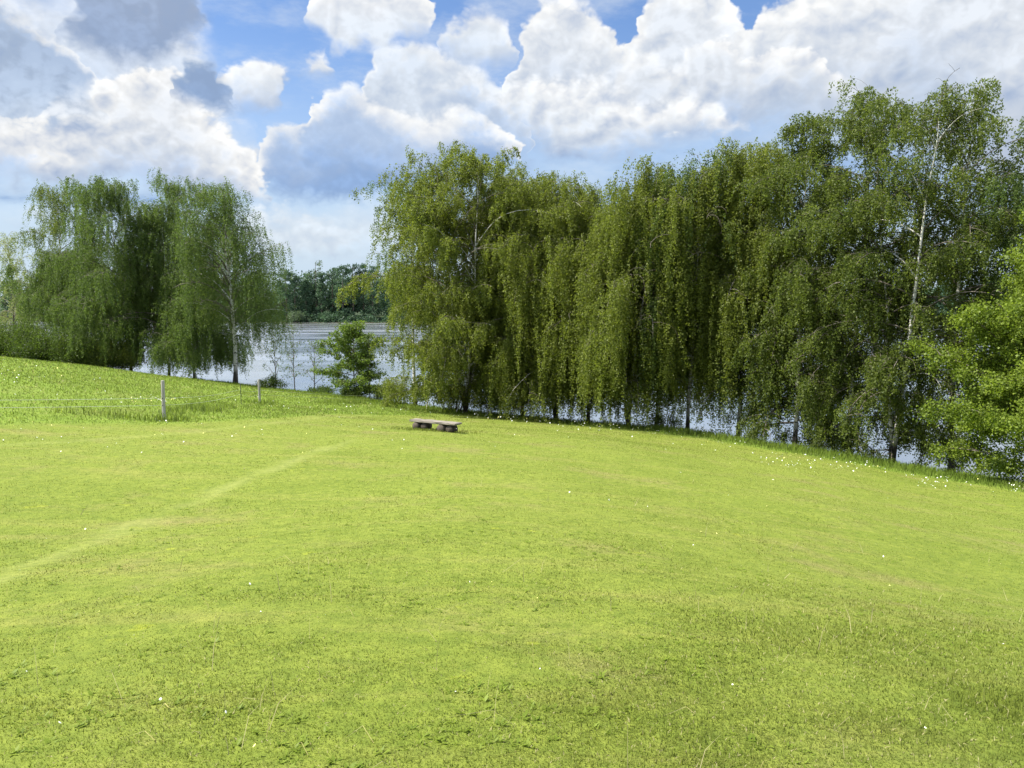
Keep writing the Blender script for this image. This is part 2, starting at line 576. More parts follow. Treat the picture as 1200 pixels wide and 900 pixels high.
def make_flowers():
    m, nt = new_mat('white_petals')
    n = N(nt)
    n.out(n.principled(n.mix(n.attr('tint'), (0.72, 0.73, 0.66), (0.80, 0.74, 0.25)), 0.7, 0.1))
    P = []
    def cluster(px, py, sx, sy, k):
        for _ in range(k):
            q = (px + random.gauss(0, sx), py + random.gauss(0, sy))
            g = ground_hit(*q)
            if g[1] > 1.5 and shore_dist(g[0:1], g[1:2])[0] > 0.6:
                P.append((g[0], g[1], g[2], random.uniform(0.10, 0.26)))
    for c in [(905, 541, 18, 4, 26), (950, 548, 26, 4, 60), (1010, 553, 22, 4, 26), (1085, 567, 16, 3, 30), (1130, 572, 22, 3, 10), (1190, 577, 12, 3, 14),
              (590, 491, 18, 3, 34), (640, 496, 26, 3, 34), (700, 504, 32, 3, 26), (770, 510, 36, 4, 28), (850, 522, 26, 5, 20), (540, 488, 26, 3, 18),
              (180, 472, 12, 2.2, 46), (205, 472, 10, 2, 10), (120, 470, 50, 6, 18), (40, 450, 40, 12, 22), (330, 478, 40, 5, 26), (420, 482, 40, 4, 24), (10, 440, 14, 12, 16),
              (80, 520, 120, 14, 24), (300, 510, 90, 12, 20), (560, 520, 120, 10, 24), (900, 600, 160, 30, 16)]:
        cluster(*c)
    for _ in range(22):                      # daisies in the mown lawn, low down
        g = ground_hit(random.uniform(20, 1190), random.uniform(600, 890))
        P.append((g[0], g[1], g[2], random.uniform(0.035, 0.06)))
    P = np.array(P)
    k = len(P)
    d = np.hypot(P[:, 0], P[:, 1])
    r = np.clip(0.004 + 0.00048 * d, 0.004, 0.024) * rng.uniform(0.5, 1.25, k)
    ang = np.arange(7) * 2 * PI / 7
    tilt = rng.normal(0, 0.5, (k, 2))
    ring = np.stack([np.cos(ang), np.sin(ang)], 1)
    xy = P[:, None, :2] + ring[None] * r[:, None, None]
    zz = P[:, 2:3] + P[:, 3:4] + (ring[None] * tilt[:, None]).sum(-1) * r[:, None]
    V = [np.concatenate([xy, zz[..., None]], -1)]
    cap = P[:, None, :3] + np.stack([0 * P[:, 3], 0 * P[:, 3], P[:, 3] + r * 0.5], 1)[:, None]
    V = np.concatenate([V[0], cap], 1).reshape(-1, 3)
    base = np.arange(k)[:, None] * 8
    F = [np.concatenate([base + np.array([[i, (i + 1) % 7, 7]]) for i in range(7)])]
    tint = np.repeat((rng.random(k) < 0.18).astype(float), 8)
    o = mesh_obj('wildflower_scatter', V, F, m, attrs={'tint': tint})
    tag(o, 'scattered small white and yellow wildflowers in the grass', 'wildflowers', kind='stuff')


# ------------------------------------------------------------------ water
def make_water():
    m, nt = new_mat('lake_water')
    n = N(nt)
    p = n.pos()
    a = n.noise(n.vmath('MULTIPLY', p, (0.75, 1.5, 1)), 1.5, 4, 0.6)
    b = n.noise(n.vmath('MULTIPLY', p, (0.6, 1.5, 1)), 0.22, 3, 0.55)
    h = n.math('ADD', n.math('MULTIPLY', a, 0.6), n.math('MULTIPLY', b, 1.3))
    nor = n.bump(h, 1.0, 0.013)
    gl = n.node('ShaderNodeBsdfGlossy')
    n.put(gl.inputs['Color'], (1.0, 1.0, 0.975))
    wind = n.noise(n.vmath('MULTIPLY', p, (0.35, 1.0, 1)), 0.06, 4, 0.6)
    n.put(gl.inputs['Roughness'], n.ramp(wind, 0.38, 0.62, 0.155, 0.235))
    n.put(gl.inputs['Normal'], nor)
    df = n.node('ShaderNodeBsdfDiffuse')
    n.put(df.inputs[0], (0.03, 0.04, 0.03))
    lw = n.node('ShaderNodeFresnel')
    lw.inputs['IOR'].default_value = 1.6
    n.put(lw.inputs['Normal'], nor)
    n.out(n.mixsh(n.math('MULTIPLY_ADD', lw.outputs[0], 0.4, 0.68, clamp=True), df.outputs[0], gl.outputs[0]))
    xs = np.concatenate([np.arange(-600, 601, 60.0)])
    ys = np.arange(-180, 561, 60.0)
    X, Y = np.meshgrid(xs, ys, indexing='ij')
    ni, nj = X.shape
    i, j = np.meshgrid(np.arange(ni - 1), np.arange(nj - 1), indexing='ij')
    q = np.stack([i * nj + j, (i + 1) * nj + j, (i + 1) * nj + j + 1, i * nj + j + 1], -1).reshape(-1, 4)
    o = mesh_obj('lake_water', np.stack([X.ravel(), Y.ravel(), 0 * X.ravel()], 1), [q], m)
    tag(o, kind='structure')


# ------------------------------------------------------------------ trees
def limb_path(p, az, e0, L, droop, n=8, wob=0.12, r=None):
    pts = [np.array(p, float)]
    a = az
    for i in range(n):
        t = (i + 0.5) / n
        e = e0 - droop * t ** 1.4
        a += r.normal(0, wob)
        pts.append(pts[-1] + np.array([math.cos(e) * math.cos(a), math.cos(e) * math.sin(a), math.sin(e)]) * L / n)
    return np.array(pts)


def along(pts, u):
    s = np.clip(u, 0, 0.9999) * (len(pts) - 1)
    i = int(s)
    return pts[i] + (pts[i + 1] - pts[i]) * (s - i)


def leaves_mesh(C, D, Wd, ln, wd, tint, quad):
    """C leaf roots, D leaf directions, Wd width directions"""
    k = len(C)
    if quad:
        V = np.stack([C, C + D * (ln * 0.45)[:, None] + Wd * (wd * 0.5)[:, None], C + D * ln[:, None], C + D * (ln * 0.45)[:, None] - Wd * (wd * 0.5)[:, None]], 1)
        F = np.arange(k * 4).reshape(-1, 4)
        rep = 4
    else:
        V = np.stack([C, C + D * ln[:, None] + Wd * (wd * 0.5)[:, None], C + D * (ln * 0.8)[:, None] - Wd * (wd * 0.5)[:, None]], 1)
        F = np.arange(k * 3).reshape(-1, 3)
        rep = 3
    return V.reshape(-1, 3), F, np.repeat(tint, rep)


# gaps in the foliage where the photograph shows a pale stem: (stem line, half width, from height, to height)
WINDOWS = []


def add_window(px, Y, H, lean, wd, z1, z2):
    b = ground_at(px, Y)
    t = np.linspace(0, 1, 12)
    WINDOWS.append((np.stack([b[0] + lean[0] * t ** 1.3, b[1] + lean[1] * t ** 1.3, b[2] + H * t], 1), wd, z1, z2))


add_window(738, 46.4, 15.0, (1.0, -3.2), 0.5, 4.0, 9.5)
add_window(808, 46.0, 15.5, (-0.4, -3.0), 0.5, 2.0, 12.0)
LEAF_N, LEAF_S = 1.75, 1.12


def tree(name, label, cat, base, H, Rad, prof, seed, leaf, bark=None, group=None, n_limb=40, n_sec=6, n_str=4, t0=0.15,
         e_low=0.5, e_high=1.1, droop=1.3, s_len=(1.2, 3.6), s_out=0.35, s_drop=1.0, lpm=26, lsize=0.085, zb=1.5, zb_var=1.2,
         trunk_r=None, lean=(0, 0), stems=None, quad=False, spread=0.06, named_limbs=5, az_bias=None, down=0.9, tint0=0.5, branch=None, open_front=None):
    r = np.random.default_rng(seed)
    bark = bark or BARK_BIRCH
    base = np.asarray(base, float).copy()
    base[2] -= 0.05
    root = empty(name, base)
    tag(root, label, cat, group)
    trunk_r = trunk_r or 0.0078 * H
    lpm *= LEAF_N
    lsize *= LEAF_S
    T, B = Tubes(), Tubes()
    limbs_named = []
    starts, outs = [], []
    stem_list = stems or [(0.0, 0.0, 1.0)]        # (azimuth, lean, height share)
    for si, (saz, slean, sh) in enumerate(stem_list):
        m = 14
        hs = np.linspace(0, H * sh, m)
        wob = np.cumsum(r.normal(0, 0.012 * H / m * 3, (m, 2)), 0)
        wob -= wob[0]
        t = hs / (H * sh)
        px = wob[:, 0] + lean[0] * t ** 1.3 + math.cos(saz) * slean * t ** 0.9
        py = wob[:, 1] + lean[1] * t ** 1.3 + math.sin(saz) * slean * t ** 0.9
        P = np.stack([px, py, hs], 1)
        if si == 0:
            P0 = P
        rad = trunk_r * (1.0 if si == 0 else 0.75) * np.clip((1 - t) ** 0.85, 0.04, 1)
        rad[0] *= 1.35
        T.add(P, rad, 8)
        nl = max(3, int(n_limb * (1.0 if len(stem_list) == 1 else sh / len(stem_list) * 1.25)))
        for i in range(nl):
            tt = t0 + (1 - t0) * ((i + r.random()) / nl) ** 0.92
            pr = np.interp(tt * sh, [a for a, _ in prof], [b for _, b in prof]) * Rad
            L = max(0.4, pr * r.uniform(0.55, 1.28))
            az = i * 2.39996 + r.normal(0, 0.35) + seed
            if az_bias is not None and r.random() < 0.5:
                az = az_bias + r.normal(0, 0.8)
            e0 = e_low + (e_high - e_low) * tt + r.normal(0, 0.2)
            if tt > 0.82:
                L = max(L, Rad * 0.17 * r.uniform(0.6, 1.6)); e0 = min(1.4, e0 + 0.2)
            p0 = along(P, tt)
            lp = limb_path(p0, az, e0, L * 1.15, droop * r.uniform(0.75, 1.2), 8, 0.13, r)
            r0 = np.interp(tt, t, rad) * 0.55 + 0.008
            r0 = min(r0, 0.014 * L + 0.010)
            lr = np.linspace(r0, 0.008, len(lp))
            if si == 0 and len(limbs_named) < named_limbs and i % max(1, nl // max(1, named_limbs)) == 0 and tt < 0.9:
                B.add(lp, lr * 0.4, 3)
                limbs_named.append((lp, lr * np.linspace(1.0, 0.55, len(lr))))
            else:
                B.add(lp, lr, 5)
            ns = max(2, int(n_sec * (0.5 + 0.5 * L / Rad)))
            paths = [(lp, L, 0.28)]
            for k in range(ns):
                u = 0.22 + 0.76 * (k + r.random()) / ns
                L2 = L * r.uniform(0.22, 0.5) * (1.15 - 0.55 * u)
                a2 = az + r.choice([-1, 1]) * r.uniform(0.35, 1.5)
                sp = limb_path(along(lp, u), a2, e0 * 0.55 + r.normal(0, 0.25), L2 + 0.2, droop * r.uniform(0.7, 1.3), 5, 0.2, r)
                B.add(sp, np.linspace(max(0.007, r0 * 0.35), 0.004, len(sp)), 3)
                paths.append((sp, L2, 0.05))
            for q, Lq, u0 in paths:
                c = max(2, int(n_str * (0.6 + Lq * 0.7)))
                for k in range(c):
                    u = u0 + (1 - u0) * r.random() ** 0.8
                    starts.append(along(q, u))
                    aa = az + r.normal(0, 0.9)
                    outs.append((math.cos(aa), math.sin(aa), 0.0))
        for k in range(int(n_str * 5)):           # feathery leader
            starts.append(along(P, 1 - 0.16 * r.random()))
            aa = r.uniform(0, 2 * PI)
            outs.append((math.cos(aa), math.sin(aa), 0.7))
    S, O = np.array(starts), np.array(outs)
    ns = len(S)
    S = S + r.normal(0, 1, (ns, 3)) * (np.array([0.24, 0.24, 0.16]) if s_len[1] > 3 else np.array([0.09, 0.09, 0.06]))
    sl = r.uniform(s_len[0], s_len[1], ns) * r.uniform(0.6, 1.15, ns)
    topf = np.clip((S[:, 2] / H - 0.55) / 0.45, 0, 1)
    sl *= 1 - 0.45 * topf
    room = (S[:, 2] - zb - zb_var * r.random(ns) ** 0.8)
    room = np.where(r.random(ns) < 0.06, S[:, 2] - 0.2, room) / max(s_drop, 0.2)
    sl = np.clip(np.minimum(sl, room), 0.22, None)
    ok = S[:, 2] > zb * 0.6
    for line, wd_, z1, z2 in WINDOWS:
        M = S + base
        M[:, 2] -= sl * 0.5
        qx, qy = np.interp(M[:, 2], line[:, 2], line[:, 0]), np.interp(M[:, 2], line[:, 2], line[:, 1])
        ok &= ~((M[:, 1] < qy + 0.25) & (np.abs(M[:, 0] / M[:, 1] - qx / qy) * qy < wd_) & (M[:, 2] > z1) & (M[:, 2] < z2) & (r.random(ns) < 0.9))
    if open_front:                                # thin foliage before a stem, so that its bark shows
        for wd_, z1, z2 in open_front:
            bx = np.interp(S[:, 2], P0[:, 2], P0[:, 0])
            mid_z = S[:, 2] - sl * 0.5
            ok &= ~((np.abs(S[:, 0] - bx) < wd_) & (S[:, 1] < np.interp(mid_z, P0[:, 2], P0[:, 1])) & (mid_z > z1) & (mid_z < z2) & (r.random(ns) < 0.93))
    S, O, sl, ns = S[ok], O[ok], sl[ok], int(ok.sum())
    cnt = np.maximum(4, (sl * lpm * r.uniform(0.6, 1.3, ns)).astype(int))
    idx = np.repeat(np.arange(ns), cnt)
    k = len(idx)
    t = r.random(k)
    l = sl[idx]
    o = s_out * (1 - np.exp(-3.0 * t)) * (0.6 + 0.4 * np.minimum(l, 1.5))
    C = S[idx] + O[idx] * o[:, None]
    C[:, 2] += l * s_drop * (-(t ** 1.15)) + 0.10 * s_out * np.sin(PI * np.minimum(t * 2, 1))
    sway = r.normal(0, 0.10, (ns, 2))
    C[:, :2] += sway[idx] * (t ** 2)[:, None] * np.minimum(l, 2.0)[:, None]
    C += r.normal(0, spread, (k, 3))
    D = r.normal(0, 1, (k, 3)); D[:, 2] -= down
    D /= np.linalg.norm(D, axis=1)[:, None]
    W = np.cross(D, r.normal(0, 1, (k, 3)))
    W /= np.linalg.norm(W, axis=1)[:, None] + 1e-9
    ln = lsize * r.uniform(0.7, 1.3, k)
    tint = np.clip(r.normal(tint0, 0.14, ns)[idx] + r.normal(0, 0.23, k), 0, 1)
    V, F, tn = leaves_mesh(C, D, W, ln, ln * 0.8, tint, quad)
    T.build('trunk', bark, root)
    tr = root.children[0]
    for lp, lr in limbs_named:
        b = Tubes(); b.add(lp, lr, 5)
        b.build('limb', bark, tr)
    cr = mesh_obj('crown', V, [F], leaf, root, attrs={'tint': tn})
    B.build('branchwork', branch or BRANCH, cr)
    return root, k


def shrub(name, label, cat, base, w, h, seed, leaf, group=None, n=9000, lsize=0.10, stems=16, quad=False, depth=None):
    """a dome of short leafy shoots growing from many stems"""
    r = np.random.default_rng(seed)
    base = np.asarray(base, float).copy(); base[2] -= 0.05
    root = empty(name, base)
    tag(root, label, cat, group)
    depth = depth or w
    T = Tubes()
    tips = []
    for i in range(stems):
        a = r.uniform(0, 2 * PI)
        rr = math.sqrt(r.random())
        e = np.array([math.cos(a) * rr * w * 0.5, math.sin(a) * rr * depth * 0.5, h * (1 - 0.55 * rr ** 2) * r.uniform(0.7, 1.05)])
        b = np.array([e[0] * 0.3, e[1] * 0.3, 0])
        tt = np.linspace(0, 1, 7)[:, None]
        P = b + (e - b) * tt + np.array([0, 0, 0.12 * h]) * np.sin(PI * tt) + r.normal(0, 0.03 * h, (7, 3)) * tt
        T.add(P, np.linspace(0.025, 0.005, 7) * (0.5 + h * 0.15), 4)
        for _ in range(9):
            u = 0.25 + 0.75 * r.random()
            tips.append(along(P, u))
    tips = np.array(tips)
    j = r.integers(0, len(tips), n)
    sig = 0.085 * (w + h) * 0.5
    C = tips[j] + r.normal(0, 1, (n, 3)) * sig * np.array([1, 1, 0.7])
    C[:, 2] = np.abs(C[:, 2]) + 0.02
    D = r.normal(0, 1, (n, 3)); D[:, 2] += 0.2
    D /= np.linalg.norm(D, axis=1)[:, None]
    W = np.cross(D, r.normal(0, 1, (n, 3)))
    W /= np.linalg.norm(W, axis=1)[:, None] + 1e-9
    ln = lsize * r.uniform(0.7, 1.3, n)
    tint = np.clip(r.normal(0.5, 0.15, len(tips))[j] + r.normal(0, 0.18, n), 0, 1)
    V, F, tn = leaves_mesh(C, D, W, ln, ln * 0.75, tint, quad)
    T.build('stems', BARK_GREY, root)
    root.children[0].name = 'stem_cluster'
    mesh_obj('foliage', V, [F], leaf, root, attrs={'tint': tn})
    return root


BIRCH_P = [(0, 0.55), (0.2, 0.85), (0.42, 1.0), (0.65, 0.86), (0.85, 0.55), (1, 0.16)]
TALL_P = [(0, 0.5), (0.25, 0.8), (0.5, 1.0), (0.75, 0.95), (0.9, 0.7), (1, 0.3)]
WIDE_P = [(0, 0.8), (0.25, 1.0), (0.5, 1.0), (0.75, 0.75), (0.9, 0.5), (1, 0.15)]
TOP_P = [(0, 0.1), (0.4, 0.45), (0.6, 0.9), (0.8, 1.0), (0.92, 0.75), (1, 0.35)]


def height_for(base, ytop):
    return at(600, ytop, base[1])[2] - base[2]


def make_trees():
    tot = 0
    gl, gr = 'birches on the left shore', 'birches along the near right shore'

    def bt(px, Y, ytop, Rad, prof, seed, leaf, label, group, name='weeping_birch', cat='birch tree', **kw):
        nonlocal tot
        b = ground_at(px, Y)
        _, k = tree(name, label, cat, b, height_for(b, ytop), Rad, prof, seed, leaf, group=group, **kw)
        tot += k

    # ---- right group, from left to right
    bt(486, 56, 212, 3.0, TOP_P, 21, LEAF_BIRCH, 'sparse slender birch top rising behind the left edge of the wide olive birch', gr, n_limb=34, n_sec=5, n_str=3, t0=0.35, s_len=(0.8, 2.4), lpm=20, zb=4)
    bt(545, 51.2, 204, 6.2, [(0, 0.75), (0.2, 0.95), (0.45, 1.0), (0.7, 0.85), (0.88, 0.55), (1, 0.18)], 22, LEAF_OLIVE, 'widest olive birch with foliage to the ground, right behind the bench', gr, n_limb=110, n_sec=7, n_str=4, t0=0.05, e_low=0.7, e_high=1.3, droop=1.25, s_len=(0.5, 1.7), s_out=0.45, zb=0.2, zb_var=0.8, stems=[(-1.2, 2.6, 1.0), (2.6, 2.4, 0.93), (0.2, 2.6, 0.9), (-2.0, 3.0, 0.88)], named_limbs=12, open_front=[(0.9, 8, 15)], lpm=42)
    bt(652, 50.2, 214, 5.0, WIDE_P, 23, LEAF_OLIVE, 'weeping birch hanging in a long curtain right of the widest olive birch', gr, n_limb=72, n_sec=7, n_str=4, t0=0.18, e_low=0.6, droop=1.6, s_len=(2.4, 7.0), zb=0.7, zb_var=4.0, stems=[(0, 0.2, 1.0), (3.4, 1.6, 0.9), (-1.3, 2.0, 0.85)], named_limbs=8)
    bt(738, 46.4, 214, 4.9, WIDE_P, 24, LEAF_OLIVE, 'weeping birch with a leaning pale trunk in the middle of the curtain', gr, n_limb=70, n_sec=7, n_str=4, t0=0.18, e_low=0.6, droop=1.6, s_len=(2.4, 7.0), zb=0.7, zb_var=4.0, lean=(1.0, -3.2), named_limbs=6, open_front=[(0.55, 3.5, 11)], stems=[(0, 0, 1.0), (3.0, 1.6, 0.85), (0.6, 1.5, 0.9)])
    bt(808, 46.0, 204, 3.9, TALL_P, 25, LEAF_BIRCH, 'birch with the tallest clear white trunk showing through its thin crown', gr, n_limb=36, n_sec=6, n_str=3, t0=0.26, e_low=0.65, droop=1.5, s_len=(2.0, 6.0), zb=1.4, zb_var=4.5, lpm=20, named_limbs=8, lean=(-0.4, -3.0), open_front=[(0.6, 2.0, 13)])
    bt(868, 43.6, 182, 4.2, TALL_P, 26, LEAF_OLIVE, 'weeping birch whose long strands hang beside the dark open water gap', gr, n_limb=64, n_sec=7, n_str=4, t0=0.18, droop=1.6, s_len=(2.0, 6.5), zb=1.2, zb_var=3.6)
    bt(612, 52.6, 216, 4.6, WIDE_P, 32, LEAF_OLIVE, 'weeping birch squeezed between the widest olive birch and the long curtain', gr, n_limb=60, n_sec=7, n_str=4, t0=0.15, droop=1.6, s_len=(2.2, 6.5), zb=0.3, zb_var=2.2, named_limbs=4)
    bt(690, 49.4, 232, 4.4, WIDE_P, 33, LEAF_OLIVE, 'slightly lower weeping birch filling the curtain left of its middle trunk', gr, n_limb=56, n_sec=7, n_str=4, t0=0.18, droop=1.6, s_len=(2.4, 7.0), zb=0.7, zb_var=4.0, named_limbs=4)
    bt(770, 48.0, 210, 4.2, WIDE_P, 34, LEAF_OLIVE, 'weeping birch hidden in the curtain left of the tallest clear trunk', gr, n_limb=54, n_sec=7, n_str=4, t0=0.18, droop=1.6, s_len=(2.4, 7.0), zb=0.7, zb_var=4.0, named_limbs=4)
    bt(935, 40.6, 150, 4.0, BIRCH_P, 27, LEAF_DEEP, 'dense birch with rounded leaf clumps right of the water gap', gr, n_limb=80, n_sec=8, n_str=5, t0=0.05, e_low=-0.1, s_len=(0.6, 1.8), s_out=0.5, zb=0.3, zb_var=0.6, lpm=30, named_limbs=6)
    bt(1000, 38.2, 122, 3.4, TALL_P, 28, LEAF_DEEP, 'tall dark birch between the clumpy birch and the highest crown', gr, n_limb=72, n_sec=7, n_str=4, t0=0.05, e_low=-0.1, s_len=(0.5, 1.6), s_out=0.5, zb=0.3, zb_var=0.8, lpm=30)
    bt(1052, 36.6, 130, 3.9, TALL_P, 29, LEAF_DEEP, 'highest birch of all with several white stems under its open top', gr, n_limb=76, n_sec=5, n_str=4, t0=0.05, e_low=0.0, e_high=1.25, s_len=(0.5, 1.8), s_out=0.5, zb=0.4, zb_var=0.8, lpm=26, stems=[(-1.5, 2.0, 1.0), (0.3, 1.6, 0.95), (3.0, 1.3, 0.97)], named_limbs=10, open_front=[(1.0, 11, 17.5)])
    bt(1124, 35.2, 118, 3.2, TALL_P, 30, LEAF_DEEP, 'birch standing behind the bright green maple, right of the highest crown', gr, n_limb=64, n_sec=7, n_str=4, t0=0.05, e_low=0.0, s_len=(0.6, 1.8), zb=0.4, lpm=28)
    bt(1225, 34.0, 140, 3.4, TALL_P, 31, LEAF_BIRCH, 'birch cut off by the right edge above the maple', gr, n_limb=46, n_sec=7, n_str=4, t0=0.2, s_len=(0.8, 2.6), zb=2)
    b = ground_at(1232, 30.2)
    tree('young_maple', 'bright green maple with layered leaves at the right edge', 'maple tree', b, height_for(b, 262), 3.5, [(0, 0.8), (0.15, 1.0), (0.4, 0.92), (0.6, 0.66), (0.8, 0.42), (1, 0.12)], 41, LEAF_BRIGHT, BARK_GREY,
         n_limb=84, n_sec=9, n_str=5, t0=0.04, e_low=0.5, e_high=1.05, droop=0.6, s_len=(0.35, 0.8), s_out=0.55, s_drop=0.35, lpm=58, lsize=0.088, zb=0.3, zb_var=0.3, quad=True, spread=0.15, down=0.25, trunk_r=0.12)
    # ---- left group
    bt(18, 88, 278, 4.5, WIDE_P, 51, LEAF_PALE, 'pale half-bare tree with brown branches at the left edge', None, name='pale_tree', cat='tree', bark=BARK_GREY, n_limb=48, n_sec=7, n_str=3, s_len=(0.5, 1.6), lpm=20, zb=0.6)
    bt(76, 79, 230, 4.2, TOP_P, 52, LEAF_DEEP, 'dark birch crown standing apart, second from the left edge', gl, n_limb=42, n_sec=6, n_str=4, t0=0.3, s_len=(1.0, 3.2), zb=4, lpm=22)
    bt(72, 74, 308, 5.8, WIDE_P, 53, LEAF_BIRCH, 'low broad weeping tree above the dark shrubs on the left', gl, n_limb=48, n_sec=7, n_str=4, t0=0.12, s_len=(1.0, 3.0), zb=0.8)
    bt(152, 71, 226, 6.0, WIDE_P, 54, LEAF_BIRCH, 'large birch with a bright white trunk line in the left group', gl, n_limb=58, n_sec=8, n_str=4, t0=0.12, s_len=(1.4, 4.2), zb=0.8, named_limbs=8, lean=(0.2, -3.2), open_front=[(0.5, 6, 15)])
    bt(226, 76, 222, 5.6, TALL_P, 55, LEAF_BIRCH, 'dark-topped birch at the back of the left group', gl, n_limb=54, n_sec=7, n_str=4, t0=0.15, s_len=(1.0, 3.2), zb=1.5)
    bt(196, 69.5, 240, 4.8, WIDE_P, 57, LEAF_BIRCH, 'mid-height birch with dark lower trunks in front of the left group', gl, n_limb=42, n_sec=7, n_str=4, t0=0.2, s_len=(1.2, 3.6), zb=0.9)
    bt(274, 66.3, 228, 5.0, BIRCH_P, 56, LEAF_BIRCH, 'airy birch with white forking limbs at the water gap, right end of the left group', gl, n_limb=56, n_sec=7, n_str=4, t0=0.26, e_low=0.75, s_len=(1.8, 5.5), zb=1.9, zb_var=2.0, lpm=14, named_limbs=12, trunk_r=0.2, lean=(0.3, -2.2), open_front=[(0.7, 4, 13)])
    bt(226, 65.8, 350, 3.2, WIDE_P, 58, LEAF_BIRCH, 'small bright weeping birch in front of the left group', gl, n_limb=34, n_sec=6, n_str=4, t0=0.15, s_len=(1.0, 3.2), zb=0.4, tint0=0.62)
    # ---- saplings and shrubs in the gap between the groups
    b = ground_at(414, 59.0)
    tree('sapling', 'bright leafy sapling by the water between the two birch groups', 'sapling', b, height_for(b, 384), 2.1, [(0, 0.6), (0.25, 1.0), (0.55, 0.95), (0.8, 0.6), (1, 0.25)], 61, LEAF_SAPLING, BARK_GREY,
         n_limb=44, n_sec=7, n_str=4, t0=0.08, e_low=0.25, e_high=0.8, droop=0.4, s_len=(0.3, 0.7), s_out=0.4, s_drop=0.25, lpm=26, lsize=0.13, zb=0.3, zb_var=0.2, spread=0.09, down=0.2, named_limbs=3, trunk_r=0.06)
    for px, Y, yt, sd_, lab in [(344, 61.5, 384, 62, 'taller bare twiggy sapling left of the leafy one'), (367, 61, 402, 63, 'shorter bare twiggy sapling beside the leafy one'), (322, 62.5, 392, 64, 'thin sapling under the airy birch'), (432, 58, 398, 65, 'thin sapling between the leafy sapling and the wide olive birch')]:
        b = ground_at(px, Y)
        tree('sapling', lab, 'sapling', b, height_for(b, yt), 1.15, [(0, 0.8), (0.4, 1.0), (0.8, 0.6), (1, 0.3)], sd_, LEAF_BIRCH, BARK_GREY, n_limb=16, n_sec=3, n_str=1, t0=0.15, e_low=0.7, e_high=1.1, droop=0.3,
             s_len=(0.2, 0.5), s_out=0.25, s_drop=0.2, lpm=11, lsize=0.09, zb=0.3, zb_var=0.1, named_limbs=2, trunk_r=0.045)
    shrub('shrub', 'yellow-green round bush at the foot of the leafy sapling', 'bush', ground_at(417, 58), 3.0, 1.0, 71, LEAF_SHRUB, n=5000)
    shrub('shrub', 'tan-green scrub right of the airy birch trunk', 'bush', ground_at(318, 62.5), 2.6, 1.3, 72, LEAF_SHRUB, n=2600)
    shrub('shrub', 'low scrub on the bank below the bare saplings', 'bush', ground_at(375, 60.5), 3.2, 0.7, 73, LEAF_SHRUB, n=2400)
    shrub('shrub', 'bush at the left foot of the wide olive birch', 'bush', ground_at(448, 57), 2.2, 1.5, 74, LEAF_SHRUB, n=3600)
    for i, (px, Y, w, h, lf, lab) in enumerate([(474, 55.0, 4.5, 2.6, LEAF_OLIVE, 'leafy suckers at the left foot of the widest olive birch'), (530, 51.0, 5.0, 2.8, LEAF_OLIVE, 'leafy undergrowth between the two tallest bank stakes'), (590, 50.6, 4.5, 2.4, LEAF_OLIVE, 'leafy undergrowth right of the short bank stake'),  (780, 45.4, 2.2, 1.3, LEAF_BIRCH, 'small bush left of the tallest clear trunk')]):
        shrub('bush', lab, 'bush', ground_at(px, Y), w, h, 90 + i, lf, 'undergrowth at the feet of the birches', n=int(5200 * w * h / 9), lsize=0.085, stems=24, depth=2.4)
    for i, (px, Y, w, h, lab) in enumerate([(8, 68, 7.5, 4.2, 'dark shrub at the left edge behind the hill crest'), (52, 67, 7.0, 3.8, 'dark shrub second from the left behind the hill crest'), (92, 66.5, 6.0, 3.2, 'dark shrub under the low broad tree'), (128, 68, 6.5, 3.4, 'darkest shrub at the foot of the large white-trunked birch')]):
        shrub('shrub', lab, 'bush', ground_at(px, Y), w, h, 80 + i, LEAF_SHRUB if i < 3 else LEAF_DEEP, 'shrubs behind the hill crest', n=24000, lsize=0.12, stems=40)
    print('leaves', tot)


